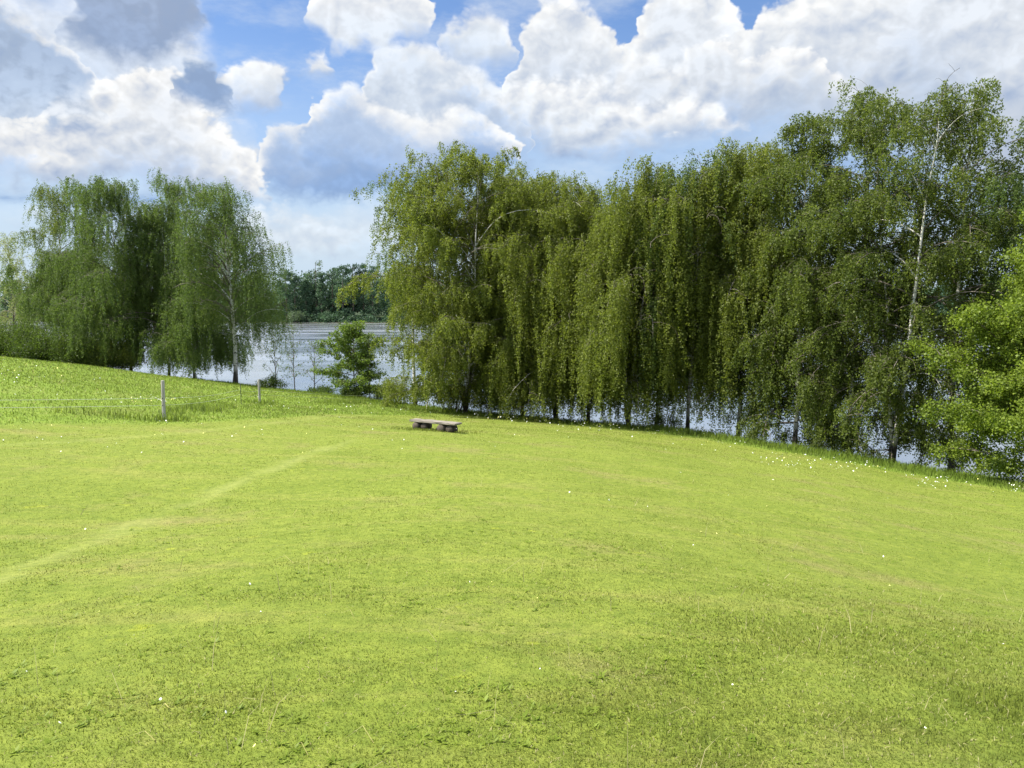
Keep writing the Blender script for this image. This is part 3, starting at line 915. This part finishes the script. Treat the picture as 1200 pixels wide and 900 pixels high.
def far_tree(base, H, Rad, seed, leaf, label, kind, group='trees on the far shore'):
    r = np.random.default_rng(seed)
    root = empty('far_tree', base)
    tag(root, label, 'tree', group)
    T = Tubes()
    T.add(np.stack([np.zeros(6), np.zeros(6), np.linspace(-0.2, H * 0.9, 6)], 1), np.linspace(0.35, 0.06, 6), 6)
    nb = 60 if kind != 'sparse' else 26
    cent, rad = [], []
    for i in range(nb):
        t = r.uniform(0.12, 1.0)
        if kind == 'conifer':
            rr = Rad * (1.02 - t) ** 0.8
        else:
            rr = Rad * math.sqrt(max(0.05, 1 - ((t - 0.5) / 0.56) ** 2))
        a = r.uniform(0, 2 * PI)
        q = rr * math.sqrt(r.random())
        c = np.array([math.cos(a) * q, math.sin(a) * q, t * H * 0.95])
        cent.append(c); rad.append(r.uniform(0.12, 0.24) * Rad + 0.3)
        if i % 3 == 0:
            T.add(np.stack([np.array([0, 0, max(0.5, c[2] - q * 0.8)]), (c + np.array([0, 0, max(0.5, c[2] - q * 0.8)])) / 2 + 0.1, c]), [0.09, 0.06, 0.03], 4)
    cent, rad = np.array(cent), np.array(rad)
    n = nb * (75 if kind != 'sparse' else 45)
    j = r.integers(0, nb, n)
    v = r.normal(0, 1, (n, 3)); v /= np.linalg.norm(v, axis=1)[:, None]
    C = cent[j] + v * (rad[j] * r.random(n) ** 0.4)[:, None] * np.array([1.15, 1.15, 0.8])
    C[:, 2] = np.maximum(C[:, 2], 0.2)
    D = r.normal(0, 1, (n, 3)); D /= np.linalg.norm(D, axis=1)[:, None]
    W = np.cross(D, r.normal(0, 1, (n, 3))); W /= np.linalg.norm(W, axis=1)[:, None] + 1e-9
    ln = r.uniform(0.3, 0.65, n)
    tint = np.clip(r.normal(0.45, 0.2, nb)[j] + r.normal(0, 0.15, n), 0, 1)
    V, F, tn = leaves_mesh(C, D, W, ln, ln * 0.8, tint, False)
    T.build('trunk', BARK_GREY, root)
    mesh_obj('crown', V, [F], leaf, root, attrs={'tint': tn})


def make_far_shore():
    spec = [(337, 313, 3.2, 'round', 0, 'round-topped tree at the left of the far shore gap'), (347, 318, 3.0, 'round', 0, 'dark round tree just right of the leftmost far tree'), (360, 326, 2.8, 'conifer', 0, 'narrow pointed dark tree on the far shore'),
            (372, 300, 3.6, 'sparse', 1, 'tall pale thin-crowned tree rising above the far wood'), (378, 318, 2.6, 'conifer', 0, 'dark pointed tree in front of the pale far tree'), (391, 312, 3.6, 'round', 0, 'broad dark tree in the middle of the far shore'),
            (403, 308, 3.4, 'round', 0, 'tall dark tree right of the middle of the far shore'), (415, 306, 3.6, 'round', 0, 'tallest broad tree of the far shore gap'), (427, 307, 3.4, 'round', 0, 'dark far tree beside the wide olive birch'), (438, 309, 3.4, 'round', 0, 'far tree half behind the wide olive birch')]
    for i, (px, yt, rad, kind, li, lab) in enumerate(spec):
        Y = 322 + (6 if kind == 'sparse' else (i % 3) * 2.0)
        b = np.array([(px - 600) / FPX * Y, Y, 0.0]); b[2] = terrain(b[0:1], b[1:2])[0]
        far_tree(b, at(px, yt, Y)[2] - b[2], rad * 1.15, 200 + i, LEAF_FAR_LIGHT if li else LEAF_FAR, lab, kind)
    for i, (px, w, h, lf, lab) in enumerate([(348, 7, 5.5, LEAF_FAR_LIGHT, 'pale reedy bush at the far waterline, left in the gap'), (385, 9, 4.5, LEAF_FAR, 'low dark bush at the far waterline in the middle'), (410, 9, 4.2, LEAF_FAR, 'low dark bush at the far waterline towards the wide birch')]):
        Y = 319.5
        b = np.array([(px - 600) / FPX * Y, Y, 0.0]); b[2] = terrain(b[0:1], b[1:2])[0]
        shrub('far_shrub', lab, 'bush', b, w, h, 240 + i, lf, 'bushes on the far shore', n=2500, lsize=0.45)
    # the rest of the far wood reads as one mass
    r = np.random.default_rng(77)
    nt = 330
    x = r.uniform(-420, 470, nt)
    y = FAR_Y + 6 * np.sin(x * 0.03) + 0.0006 * x * x + r.uniform(8, 45, nt)
    g = terrain(x, y)
    H = r.uniform(11, 20, nt)
    rad = r.uniform(3, 5.5, nt)
    per = 1000
    n = nt * per
    j = np.repeat(np.arange(nt), per)
    v = r.normal(0, 1, (n, 3)); v /= np.linalg.norm(v, axis=1)[:, None]
    v *= (r.random(n) ** 0.35)[:, None]
    lump = 1 + 0.22 * np.sin(v[:, 0] * 5 + j) * np.sin(v[:, 1] * 5 + 2 * j) + 0.15 * np.sin(v[:, 2] * 9 + j * 3)
    C = np.stack([x[j] + v[:, 0] * rad[j] * lump, y[j] + v[:, 1] * rad[j] * lump, g[j] + H[j] * (0.52 + 0.48 * v[:, 2] * lump)], 1)
    C[:, 2] = np.maximum(C[:, 2], g[j] + 0.2)
    D = r.normal(0, 1, (n, 3)); D /= np.linalg.norm(D, axis=1)[:, None]
    W = np.cross(D, r.normal(0, 1, (n, 3))); W /= np.linalg.norm(W, axis=1)[:, None] + 1e-9
    ln = r.uniform(0.7, 1.3, n)
    tint = np.clip(r.normal(0.45, 0.25, nt)[j] + r.normal(0, 0.15, n), 0, 1)
    k = 60000                                 # undergrowth down to the waterline
    ux = r.uniform(-420, 470, k)
    uf = FAR_Y + 6 * np.sin(ux * 0.03) + 0.0006 * ux * ux
    uy = uf + r.uniform(1.0, 12, k)
    uz = terrain(ux, uy) + r.random(k) ** 1.6 * (3.0 + 2.0 * np.sin(ux * 0.5) + 1.5 * np.sin(ux * 1.3))
    U = r.normal(0, 1, (k, 3)); U /= np.linalg.norm(U, axis=1)[:, None]
    UW = np.cross(U, r.normal(0, 1, (k, 3))); UW /= np.linalg.norm(UW, axis=1)[:, None] + 1e-9
    C = np.concatenate([C, np.stack([ux, uy, uz], 1)]); D = np.concatenate([D, U]); W = np.concatenate([W, UW])
    ln = np.concatenate([ln, r.uniform(0.5, 0.9, k)]); tint = np.concatenate([tint, np.clip(r.normal(0.4, 0.25, k), 0, 1)])
    V, F, tn = leaves_mesh(C, D, W, ln, ln * 0.8, tint, False)
    o = mesh_obj('far_wood', V, [F], LEAF_FAR, attrs={'tint': tn})
    tag(o, 'dark wood lining the far shore of the lake', 'wood', kind='stuff')


# ------------------------------------------------------------------ fence, stakes, bench
POST_A = ground_at(188, 23.5)
POST_B = ground_at(302, 38.7)
STAKE = ground_at(280, 35.5)
FENCE_W = ground_at(-420, 19.5)
FENCE_E = ground_at(470, 57.0)
FENCE_LINE = [FENCE_W, POST_A, STAKE, POST_B, FENCE_E]
WEATHERED = wood_mat('weathered_post_wood', (0.21, 0.20, 0.17), (0.37, 0.355, 0.315), 7, (1, 1, 0.12))
DARKWOOD = wood_mat('old_dark_wood', (0.034, 0.028, 0.022), (0.085, 0.069, 0.055), 6, (1, 1, 0.4))
PLANK = wood_mat('grey_plank_wood', (0.115, 0.100, 0.080), (0.235, 0.210, 0.172), 5, (0.15, 1, 1))
SPLIT_EDGE = wood_mat('split_wood_side', (0.11, 0.085, 0.065), (0.22, 0.18, 0.14), 6, (0.2, 1, 1))


def simple_mat(name, c, rough=0.5, spec=0.3):
    m, nt = new_mat(name)
    n = N(nt)
    n.out(n.principled(n.mix(n.noise(n.obj(), 12, 3), tuple(x * 0.8 for x in c), tuple(x * 1.15 for x in c)), rough, spec))
    return m


def round_post(name, h, r0, mat, parent, loc, lean=(0, 0)):
    T = Tubes()
    z = np.array([-0.3, 0, h * 0.3, h * 0.6, h - 0.015, h, h + 0.004])
    rad = np.array([r0, r0, r0 * 0.985, r0 * 0.97, r0 * 0.96, r0 * 0.86, r0 * 0.02])
    T.add(np.stack([lean[0] * z, lean[1] * z, z], 1), rad, 14)
    o = T.build(name, mat, parent, smooth=False)
    o.location = loc
    return o


def make_fence():
    root = empty('wire_fence', POST_A)
    tag(root, 'wire fence with two grey wooden posts, a thin stake and two pale wires', 'fence')
    P0 = POST_A
    round_post('post', 1.22, 0.055, WEATHERED, root, (0, 0, 0), (0.012, 0.0))
    o = round_post('post', 1.2, 0.058, WEATHERED, root, POST_B - P0, (-0.01, 0.0))
    iron = simple_mat('dark_iron', (0.05, 0.05, 0.05), 0.6)
    s = round_post('stake', 0.95, 0.014, iron, root, STAKE - P0)
    wire = simple_mat('pale_wire', (0.50, 0.50, 0.42), 0.6)
    black = simple_mat('black_insulator', (0.03, 0.03, 0.03), 0.5)
    pts = [(FENCE_W, 1.1, 1.1), (POST_A, 1.22, 1.1), (STAKE, 0.95, 0.9), (POST_B, 1.2, 1.08), (FENCE_E, 1.1, 1.0)]
    for hz in (0.46, 0.68):
        T = Tubes()
        line = []
        for (a, _, _), (b, _, _) in zip(pts[:-1], pts[1:]):
            a2 = a - P0 + np.array([0, -0.07, hz]); b2 = b - P0 + np.array([0, -0.07, hz])
            tt = np.linspace(0, 1, 14)[:-1, None]
            seg = a2 + (b2 - a2) * tt
            seg[:, 2] -= 0.10 * np.sin(PI * tt[:, 0])
            line.append(seg)
        line.append((pts[-1][0] - P0 + np.array([0, -0.07, hz]))[None])
        T.add(np.concatenate(line), 0.005, 5)
        T.build('wire', wire, root)
        for q in (POST_A, POST_B):
            I = Tubes()
            c = q - P0 + np.array([0, -0.052, hz])
            I.add(np.stack([c, c + [0, -0.012, 0], c + [0, -0.028, 0], c + [0, -0.032, 0]]), [0.016, 0.018, 0.012, 0.002], 8)
            I.build('insulator', black, root)


def make_stakes():
    for px, Y, h, ln, lab in [(499, 52.5, 0.95, (0.16, 0), 'tallest grey stake leaning on the bank under the wide olive birch'), (534, 50.5, 0.8, (0.34, 0), 'most tilted grey stake on the bank, middle one of three under the olive birch'), (571, 49.5, 0.55, (0.02, 0), 'short upright grey stake on the bank, right of the tilted one')]:
        b = ground_at(px, Y)
        root = round_post('bank_stake', h, 0.05, WEATHERED, None, b, ln)
        tag(root, lab, 'stake', 'old stakes on the bank')


def box_obj(name, size, mat, parent, loc, rz=0, seed=0, rough=0.012, bevel=0.02):
    """a hewn block: bevelled, with slightly uneven faces"""
    import bmesh
    bm = bmesh.new()
    bmesh.ops.create_cube(bm, size=1)
    for v in bm.verts:
        v.co.x *= size[0]; v.co.y *= size[1]; v.co.z *= size[2]
    bmesh.ops.subdivide_edges(bm, edges=[e for e in bm.edges if abs((e.verts[0].co - e.verts[1].co).x) > 0.5 * size[0]], cuts=9, use_grid_fill=True)
    bmesh.ops.bevel(bm, geom=[e for e in bm.edges if e.calc_face_angle(0) > 0.8], offset=bevel, segments=2, affect='EDGES')
    rr = random.Random(seed)
    for v in bm.verts:
        k = 1.0
        v.co += Vector((rr.gauss(0, rough), rr.gauss(0, rough), rr.gauss(0, rough * 0.6)))
    me = bpy.data.meshes.new(name)
    bm.to_mesh(me); bm.free()
    me.materials.append(mat)
    o = bpy.data.objects.new(name, me)
    o.location = loc
    o.rotation_euler = (0, 0, rz)
    return link(o, parent)


def make_bench():
    a = ground_at(483, 27.0)
    b = ground_at(536, 25.9)
    mid = (a + b) / 2
    d = b - a
    L = math.hypot(d[0], d[1])
    d = d / L
    root = empty('log_bench', (mid[0], mid[1], mid[2]), math.atan2(d[1], d[0]))
    tag(root, 'low weathered plank bench on two log blocks in the meadow', 'bench')
    slope = math.atan(d[2])
    s = box_obj('seat', (L * 1.04, 0.38, 0.075), PLANK, root, (0, 0, 0.315), 0, 3, 0.006, 0.02)
    s.rotation_euler = (0, -slope, 0)
    for sx, ra in ((-0.29 * L, 0.14), (0.27 * L, 0.16)):
        for k in (-0.085, 0.085):
            T = Tubes()
            zc = sx * d[2] + 0.279 - ra
            y = np.array([-0.175, -0.17, -0.12, 0.12, 0.17, 0.175]) + 0.3 * k
            rad = np.array([0.01, ra * 0.9, ra, ra, ra * 0.9, 0.01]) * (1 if k < 0 else 0.93)
            T.add(np.stack([np.full(6, sx + k * 2.0), y, np.full(6, zc)], 1), rad, 16)
            T.build('leg', DARKWOOD, root, smooth=False)


# ------------------------------------------------------------------ light, sky, camera
SUN_AZ, SUN_EL = R(-94), R(54)


def make_light():
    s = Vector((math.sin(SUN_AZ) * math.cos(SUN_EL), math.cos(SUN_AZ) * math.cos(SUN_EL), math.sin(SUN_EL)))
    l = bpy.data.lights.new('sun', 'SUN')
    l.energy = 4.6
    l.angle = R(0.53)
    l.color = (1.0, 0.95, 0.86)
    o = bpy.data.objects.new('sun', l)
    o.rotation_euler = s.to_track_quat('Z', 'Y').to_euler()
    col.objects.link(o)


def azel(px, py):
    d = at(px, py, 1.0) - EYE
    d /= np.linalg.norm(d)
    return math.atan2(d[0], d[1]), math.asin(d[2])


def make_world():
    w = bpy.data.worlds.new('World')
    scene.world = w
    w.use_nodes = True
    nt = w.node_tree
    nt.nodes.clear()
    n = N(nt)
    ST = 0.10
    sky = n.node('ShaderNodeTexSky', sky_type='NISHITA', sun_disc=False)
    sky.sun_elevation = SUN_EL
    sky.sun_rotation = SUN_AZ % (2 * PI)
    sky.air_density = 1.0
    sky.dust_density = 0.6
    sky.ozone_density = 2.0
    g = n.node('ShaderNodeTexCoord').outputs['Generated']
    dirv = n.vmath('NORMALIZE', g)
    sep = n.node('ShaderNodeSeparateXYZ')
    n.put(sep.inputs[0], dirv)
    az = n.math('ARCTAN2', sep.outputs[0], sep.outputs[1])
    el = n.math('ARCSINE', sep.outputs[2])
    nv = n.vmath('MULTIPLY', dirv, (1, 1, 1.25))
    AZR = 0.80
    fine = n.math('SUBTRACT', n.noise(nv, 30.0, 5, 0.62), 0.5)
    wsp = n.noise(n.vmath('MULTIPLY', nv, (1, 1, 2.2)), 5.0, 6, 0.65)

    def disp(r_, g_, b_):
        """display colour (0-255) to sky radiance at the chosen exposure and background strength"""
        f = lambda c: ((c / 255 + 0.055) / 1.055) ** 2.4 if c > 10 else c / 255 / 12.92
        return tuple(f(c) / 2 ** EXPOSURE / ST for c in (r_, g_, b_))

    # one fractal field (broad), one billow field (rounded puffs with creases), and a broad warp
    frac = n.math('SUBTRACT', n.noise(nv, 8.0, 7, 0.64), 0.5)
    bil = 0.0
    for sc_, w_ in ((13.0, 0.40), (29.0, 0.29), (61.0, 0.19), (130.0, 0.12)):
        q = n.math('ABSOLUTE', n.math('SUBTRACT', n.noise(nv, sc_, 0, 0.5), 0.5))
        bil = n.math('MULTIPLY_ADD', q, 4.0 * w_, bil)
    bil = n.math('SUBTRACT', bil, 0.45)
    shift = n.vmath('ADD', nv, (0.010, 0, -0.014))
    bil2 = 0.0
    for sc_, w_ in ((13.0, 0.45), (29.0, 0.33), (61.0, 0.22)):
        q = n.math('ABSOLUTE', n.math('SUBTRACT', n.noise(shift, sc_, 0, 0.5), 0.5))
        bil2 = n.math('MULTIPLY_ADD', q, 4.0 * w_, bil2)
    relief = n.math('SUBTRACT', bil, n.math('SUBTRACT', bil2, 0.45))
    azw = n.math('MULTIPLY_ADD', n.math('SUBTRACT', n.noise(n.vmath('ADD', nv, (3.1, 1.7, 0)), 22.0, 3, 0.55), 0.5), 0.075, az)
    azn = n.math('MULTIPLY_ADD', azw, 0.5 / AZR, 0.5, clamp=True)

    def curve(pts):
        """elevation as a function of azimuth through photograph points; the curve runs 0..1 for -0.2..0.8 rad"""
        q = sorted(azel(*p) for p in pts)
        c = n.node('ShaderNodeFloatCurve')
        cm = c.mapping
        cm.use_clip = False
        cv = cm.curves[0]
        P = [(0.5 + a_ * 0.5 / AZR, e_ + 0.2) for a_, e_ in q]
        P = [p for p in P if 0 <= p[0] <= 1]
        while len(cv.points) < len(P) + 2:
            cv.points.new(0.5, 0.5)
        allp = [(0.0, P[0][1])] + P + [(1.0, P[-1][1])]
        for cp, p in zip(cv.points, allp):
            cp.location = p
            cp.handle_type = 'AUTO_CLAMPED'
        cm.update()
        n.put(c.inputs['Value'], azn)
        return n.math('SUBTRACT', c.outputs[0], 0.2)

    # clear sky: the sky texture, paler towards the horizon
    skyc = n.vmath('MULTIPLY', sky.outputs[0], SKY_TINT)
    c = n.mix(n.ramp(el, 0.34, 0.03, 0.0, 0.9), skyc, disp(206, 224, 242))
    c = n.mix(n.ramp(wsp, 0.46, 0.74, 0.0, 0.5), c, disp(226, 236, 246))
    px1 = 1.0 / FPX
    for L in CLOUDS:
        top, bot = curve(L['top']), curve(L['bot'])
        amp = L.get('amp', 12) * px1
        e2 = n.math('SUBTRACT', el, n.math('MULTIPLY', n.math('MULTIPLY_ADD', bil, 0.95, n.math('MULTIPLY_ADD', fine, 0.9, n.math('MULTIPLY', frac, L.get('frac', 1.7)))), amp * 1.6))
        u = n.math('SUBTRACT', top, e2)
        d = n.math('SUBTRACT', e2, bot)
        soft, sb = L.get('soft', 5) * px1, L.get('sb', 22) * px1
        soft = n.math('MAXIMUM', n.math('MULTIPLY_ADD', n.math('SUBTRACT', wsp, 0.42), soft * 14, soft * 1.3), soft * 0.7)
        al = n.math('MULTIPLY', n.ramp(u, 0.0, soft), n.ramp(d, -sb * 0.5, sb))
        if L.get('alpha', 1) < 1:
            al = n.math('MULTIPLY', al, L['alpha'])
        rw = L.get('rim', 40) * px1
        un = n.math('MULTIPLY_ADD', frac, rw * 1.6, u)
        col_ = n.mix(n.ramp(un, 0.1 * rw, rw), disp(*L.get('c0', (247, 248, 249))), disp(*L['c1']))
        fd = n.math('DIVIDE', u, n.math('MAXIMUM', n.math('SUBTRACT', top, bot), 0.004))
        fd = n.math('MULTIPLY_ADD', frac, 0.9, fd)
        col_ = n.mix(n.ramp(fd, L.get('b0', 0.45), L.get('b1', 1.05)), col_, disp(*L['c2']))
        lum = n.math('ADD', 1.0, n.math('MULTIPLY', relief, 1.0 * L.get('rel', 0.45)))
        lum = n.math('MULTIPLY_ADD', frac, 1.4 * L.get('mot', 0.25), lum)
        lum = n.math('MULTIPLY_ADD', fine, 0.36, lum)
        col_ = n.mix(n.math('MULTIPLY', n.math('SUBTRACT', 1.0, lum), 2.0, clamp=True), col_, disp(*L.get('sh', (146, 170, 207))))
        col_ = n.scale(col_, n.math('MINIMUM', n.math('MAXIMUM', lum, 1.0), 1.15))
        c = n.mix(al, c, col_)
    # behind and above the photograph's view: broken cloud, sky there brightened for fill light
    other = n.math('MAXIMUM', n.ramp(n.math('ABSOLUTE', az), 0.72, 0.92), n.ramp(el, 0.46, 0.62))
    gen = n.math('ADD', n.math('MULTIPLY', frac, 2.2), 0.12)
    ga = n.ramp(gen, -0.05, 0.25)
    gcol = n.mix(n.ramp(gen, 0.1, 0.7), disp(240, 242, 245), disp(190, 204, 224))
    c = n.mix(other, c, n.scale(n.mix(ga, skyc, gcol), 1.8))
    bg = n.node('ShaderNodeBackground')
    n.put(bg.inputs[0], c)
    bg.inputs[1].default_value = ST
    o = n.node('ShaderNodeOutputWorld')
    nt.links.new(bg.outputs[0], o.inputs[0])
    w.cycles.sampling_method = 'MANUAL'
    w.cycles.sample_map_resolution = 512


EXPOSURE = 1.42
CLOUD_GAIN = 0.62
SKY_TINT = (0.48, 0.55, 0.66)
# clouds back to front: upper and lower outline as photograph points (turned into azimuth and elevation on the sky)
OFF = -400
CLOUDS = [
    # grey-blue deck low on the right, behind the birches
    dict(top=[(300, 420), (470, 260), (560, 170), (700, 140), (900, 120), (1250, 60)], bot=[(420, 330), (560, 300), (900, 290), (1250, 280)], soft=60, sb=60, amp=14, rim=80, c0=(176, 199, 229), c1=(156, 185, 224), c2=(192, 213, 236), rel=0.12, mot=0.2),
    # grey-blue deck low on the left
    dict(top=[(-200, 170), (0, 190), (140, 195), (260, 220), (330, 420)], bot=[(-200, 236), (0, 238), (120, 236), (250, 250)], soft=40, sb=8, amp=5, rim=30, c0=(150, 182, 222), c1=(134, 168, 214), c2=(126, 160, 208), rel=0.10, mot=0.2),
    dict(top=[(-250, OFF), (180, -200), (250, 40), (300, 130), (330, 420)], bot=[(-250, 210), (0, 215), (200, 215), (330, 240)], soft=70, sb=40, amp=22, rim=80, c0=(238, 241, 245), c1=(226, 232, 240), c2=(205, 217, 233), rel=0.3, mot=0.6, alpha=0.9, frac=2.0),
    # pale streaky clouds near the horizon
    dict(top=[(-200, 236), (0, 238), (60, 240), (100, 262), (150, 285), (230, 270), (290, 236), (340, 226), (380, 238), (420, 228), (450, 236), (500, 280)], bot=[(-200, 266), (0, 262), (60, 262), (100, 262), (150, 285), (230, 280), (290, 300), (340, 312), (420, 304), (450, 300), (500, 280)], soft=16, sb=26, amp=12, rim=30, c0=(238, 243, 247), c1=(222, 232, 242), c2=(212, 227, 241), rel=0.25, mot=0.35, alpha=0.9),
    # flat overcast, right
    dict(top=[(820, 420), (860, 120), (900, 20), (960, -60), (1250, OFF)], bot=[(870, 160), (940, 165), (1050, 190), (1250, 240)], soft=20, sb=50, amp=16, rim=90, c0=(232, 235, 240), c1=(212, 218, 227), c2=(184, 200, 222), rel=0.22, mot=0.45),
    # great white bank: upper puffs
    dict(top=[(560, 420), (596, 120), (606, 60), (618, 8), (640, -22), (675, -18), (694, 8), (712, 26), (733, 52), (742, 34), (752, 10), (775, -14), (820, -25), (852, -8), (868, 22), (877, 27), (892, 10), (925, -8), (980, -30), (1250, -80)], bot=[(596, 150), (680, 150), (800, 150), (900, 130), (1050, 120), (1250, 130)], amp=11, soft=5, sb=50, rim=55, c0=(249, 250, 250), c1=(224, 230, 238), c2=(196, 209, 228), rel=0.40, mot=0.40),
    # second rank of puffs
    dict(top=[(680, 420), (705, 110), (730, 74), (760, 58), (790, 70), (812, 48), (850, 40), (880, 66), (920, 54), (950, 62), (985, 86), (1030, 100), (1070, 420)], bot=[(705, 150), (800, 150), (900, 120), (985, 128), (1030, 118)], amp=11, soft=7, sb=40, rim=34, c0=(247, 248, 249), c1=(222, 228, 236), c2=(196, 208, 226), rel=0.42, mot=0.4),
    # tall top in the centre
    dict(top=[(360, 420), (425, 110), (436, 66), (450, 48), (470, 52), (492, 44), (520, 52), (548, 60), (580, 80), (610, 120), (650, 420)], bot=[(430, 180), (520, 200), (600, 180)], amp=11, soft=6, sb=40, rim=34, c0=(246, 248, 250), c1=(214, 224, 237), c2=(178, 199, 229), rel=0.32, mot=0.35),
    # third rank: long white shelf across the middle
    dict(top=[(470, 420), (500, 108), (520, 88), (555, 76), (590, 98), (620, 84), (655, 92), (690, 78), (715, 98), (760, 112), (800, 104), (850, 124), (880, 140), (920, 420)], bot=[(500, 118), (560, 140), (620, 168), (680, 186), (740, 180), (800, 166), (880, 158)], amp=13, soft=8, sb=26, rim=50, c0=(248, 249, 250), c1=(228, 234, 241), c2=(174, 195, 225), rel=0.45, mot=0.45),
    # shreds under the shelf
    dict(top=[(620, 420), (650, 168), (676, 146), (705, 150), (745, 142), (775, 156), (800, 148), (830, 152), (842, 170), (870, 420)], bot=[(650, 176), (700, 184), (760, 178), (830, 174), (842, 178)], amp=10, soft=14, sb=16, rim=18, c0=(242, 245, 248), c1=(222, 230, 240), c2=(180, 201, 230), rel=0.3, mot=0.3),
    # the centre cloud: cauliflower edge on its left, blue-grey body
    dict(top=[(250, 300), (284, 210), (302, 168), (318, 148), (338, 140), (354, 144), (363, 134), (367, 114), (385, 98), (405, 92), (428, 100), (446, 118), (480, 130), (520, 120), (560, 130), (600, 165), (640, 420)], bot=[(292, 212), (330, 230), (400, 234), (470, 230), (540, 212), (600, 190)], amp=9, soft=4, sb=14, rim=42, c0=(250, 251, 251), c1=(184, 204, 233), c2=(146, 176, 219), b0=0.35, b1=0.95, rel=0.24, mot=0.25),
    # white cloud at the top, centre
    dict(top=[(340, 420), (360, 24), (368, -20), (420, -60), (480, -40), (505, 6), (512, 40), (530, 420)], bot=[(360, 30), (375, 44), (398, 66), (418, 56), (440, 72), (470, 50), (505, 46)], amp=10, soft=6, sb=16, rim=60, c0=(249, 250, 250), c1=(232, 236, 242), c2=(222, 230, 240), rel=0.35, mot=0.4),
    dict(top=[(505, 420), (522, 56), (530, 26), (545, 6), (560, 0), (582, 12), (600, 46), (620, 420)], bot=[(522, 66), (560, 84), (600, 74)], amp=9, soft=5, sb=24, rim=30, c0=(249, 250, 251), c1=(222, 230, 240), c2=(204, 217, 235), rel=0.35, mot=0.3),
    # left: mottled white mass with grey base
    dict(top=[(-250, 90), (0, 132), (38, 140), (74, 116), (96, 96), (130, 86), (165, 80), (188, 84), (202, 80), (216, 98), (238, 124), (262, 142), (282, 166), (305, 206), (345, 250)], bot=[(-250, 200), (0, 204), (100, 210), (200, 218), (270, 230), (345, 232)], amp=14, soft=7, sb=22, rim=60, c0=(247, 247, 246), c1=(224, 229, 236), c2=(168, 190, 222), b0=0.5, b1=1.1, rel=0.50, mot=0.75),
    # left edge: grey cloud with white fringe
    dict(top=[(-250, -200), (-40, -40), (20, -6), (48, 10), (62, 32), (84, 54), (104, 92), (128, 140), (150, 190)], bot=[(-250, 150), (0, 144), (60, 140), (150, 136)], amp=13, soft=8, sb=26, rim=36, c0=(238, 240, 242), c1=(168, 186, 212), c2=(184, 201, 224), rel=0.45, mot=0.9, frac=2.6),
    # dark cloud at the top left
    dict(top=[(56, 420), (74, 36), (80, 0), (100, -60), (200, -80), (232, -30), (246, 6), (290, -8), (300, 20), (315, 420)], bot=[(76, 46), (110, 66), (160, 80), (205, 66), (236, 40), (262, 14), (300, 8)], amp=11, soft=14, sb=24, rim=26, c0=(236, 240, 245), c1=(158, 175, 203), c2=(150, 170, 202), rel=0.35, mot=0.6, frac=2.6),
    # small cloud left of the blue gap: dark knob and bright tail
    dict(top=[(240, 420), (256, 84), (272, 78), (292, 68), (316, 66), (340, 72), (350, 78), (358, 62), (368, 54), (380, 64), (388, 82), (400, 420)], bot=[(256, 126), (300, 130), (324, 124), (330, 100), (345, 84), (366, 94), (388, 86)], amp=8, soft=5, sb=12, rim=34, c0=(248, 249, 249), c1=(228, 234, 241), c2=(178, 197, 226), rel=0.35, mot=0.4),
    dict(top=[(180, 420), (196, 104), (210, 86), (226, 66), (240, 62), (254, 76), (268, 92), (282, 112), (300, 420)], bot=[(196, 116), (228, 130), (268, 130), (282, 124)], amp=8, soft=9, sb=14, rim=20, c0=(176, 194, 219), c1=(146, 169, 204), c2=(144, 169, 206), rel=0.15, mot=0.25),
]


def make_camera():
    cam = bpy.data.cameras.new('camera')
    cam.sensor_fit = 'HORIZONTAL'
    cam.sensor_width = 36
    cam.lens = 36 * FPX / 1200
    cam.clip_start = 0.05
    cam.clip_end = 20000
    o = bpy.data.objects.new('camera', cam)
    o.location = EYE
    o.rotation_euler = (PI / 2 - PITCH, 0, 0)
    col.objects.link(o)
    scene.camera = o


SKY_ONLY = False
HAZE = 0.0
make_camera()
make_light()
make_world()
if not SKY_ONLY:
    make_ground()
    make_water()
    make_grass()
    make_weeds()
    make_flowers()
    make_trees()
    make_far_shore()
    make_fence()
    make_stakes()
    make_bench()
    if HAZE > 0:
        m, nt = new_mat('valley_air')
        v = nt.nodes.new('ShaderNodeVolumePrincipled')
        v.inputs['Color'].default_value = (0.86, 0.92, 1.0, 1)
        v.inputs['Density'].default_value = HAZE
        v.inputs['Anisotropy'].default_value = 0.2
        nt.links.new(v.outputs[0], nt.nodes.new('ShaderNodeOutputMaterial').inputs['Volume'])
        x0, x1, y0, y1, z0, z1 = -4600, 4600, -3100, 5200, -4.0, 32.0
        V = [(x, y, z) for z in (z0, z1) for x, y in ((x0, y0), (x1, y0), (x1, y1), (x0, y1))]
        o = mesh_obj('haze', V, [np.array([[3, 2, 1, 0], [4, 5, 6, 7], [0, 1, 5, 4], [1, 2, 6, 5], [2, 3, 7, 6], [3, 0, 4, 7]])], m)
        tag(o, 'thin pale air over the lake and meadow', 'haze', kind='stuff')

scene.view_settings.view_transform = 'Standard'
scene.view_settings.look = 'None'
scene.view_settings.exposure = EXPOSURE
scene.view_settings.gamma = 1
scene.view_settings.use_curve_mapping = False
scene.cycles.max_bounces = 6
scene.cycles.diffuse_bounces = 3
scene.cycles.transmission_bounces = 4
scene.cycles.use_denoising = True
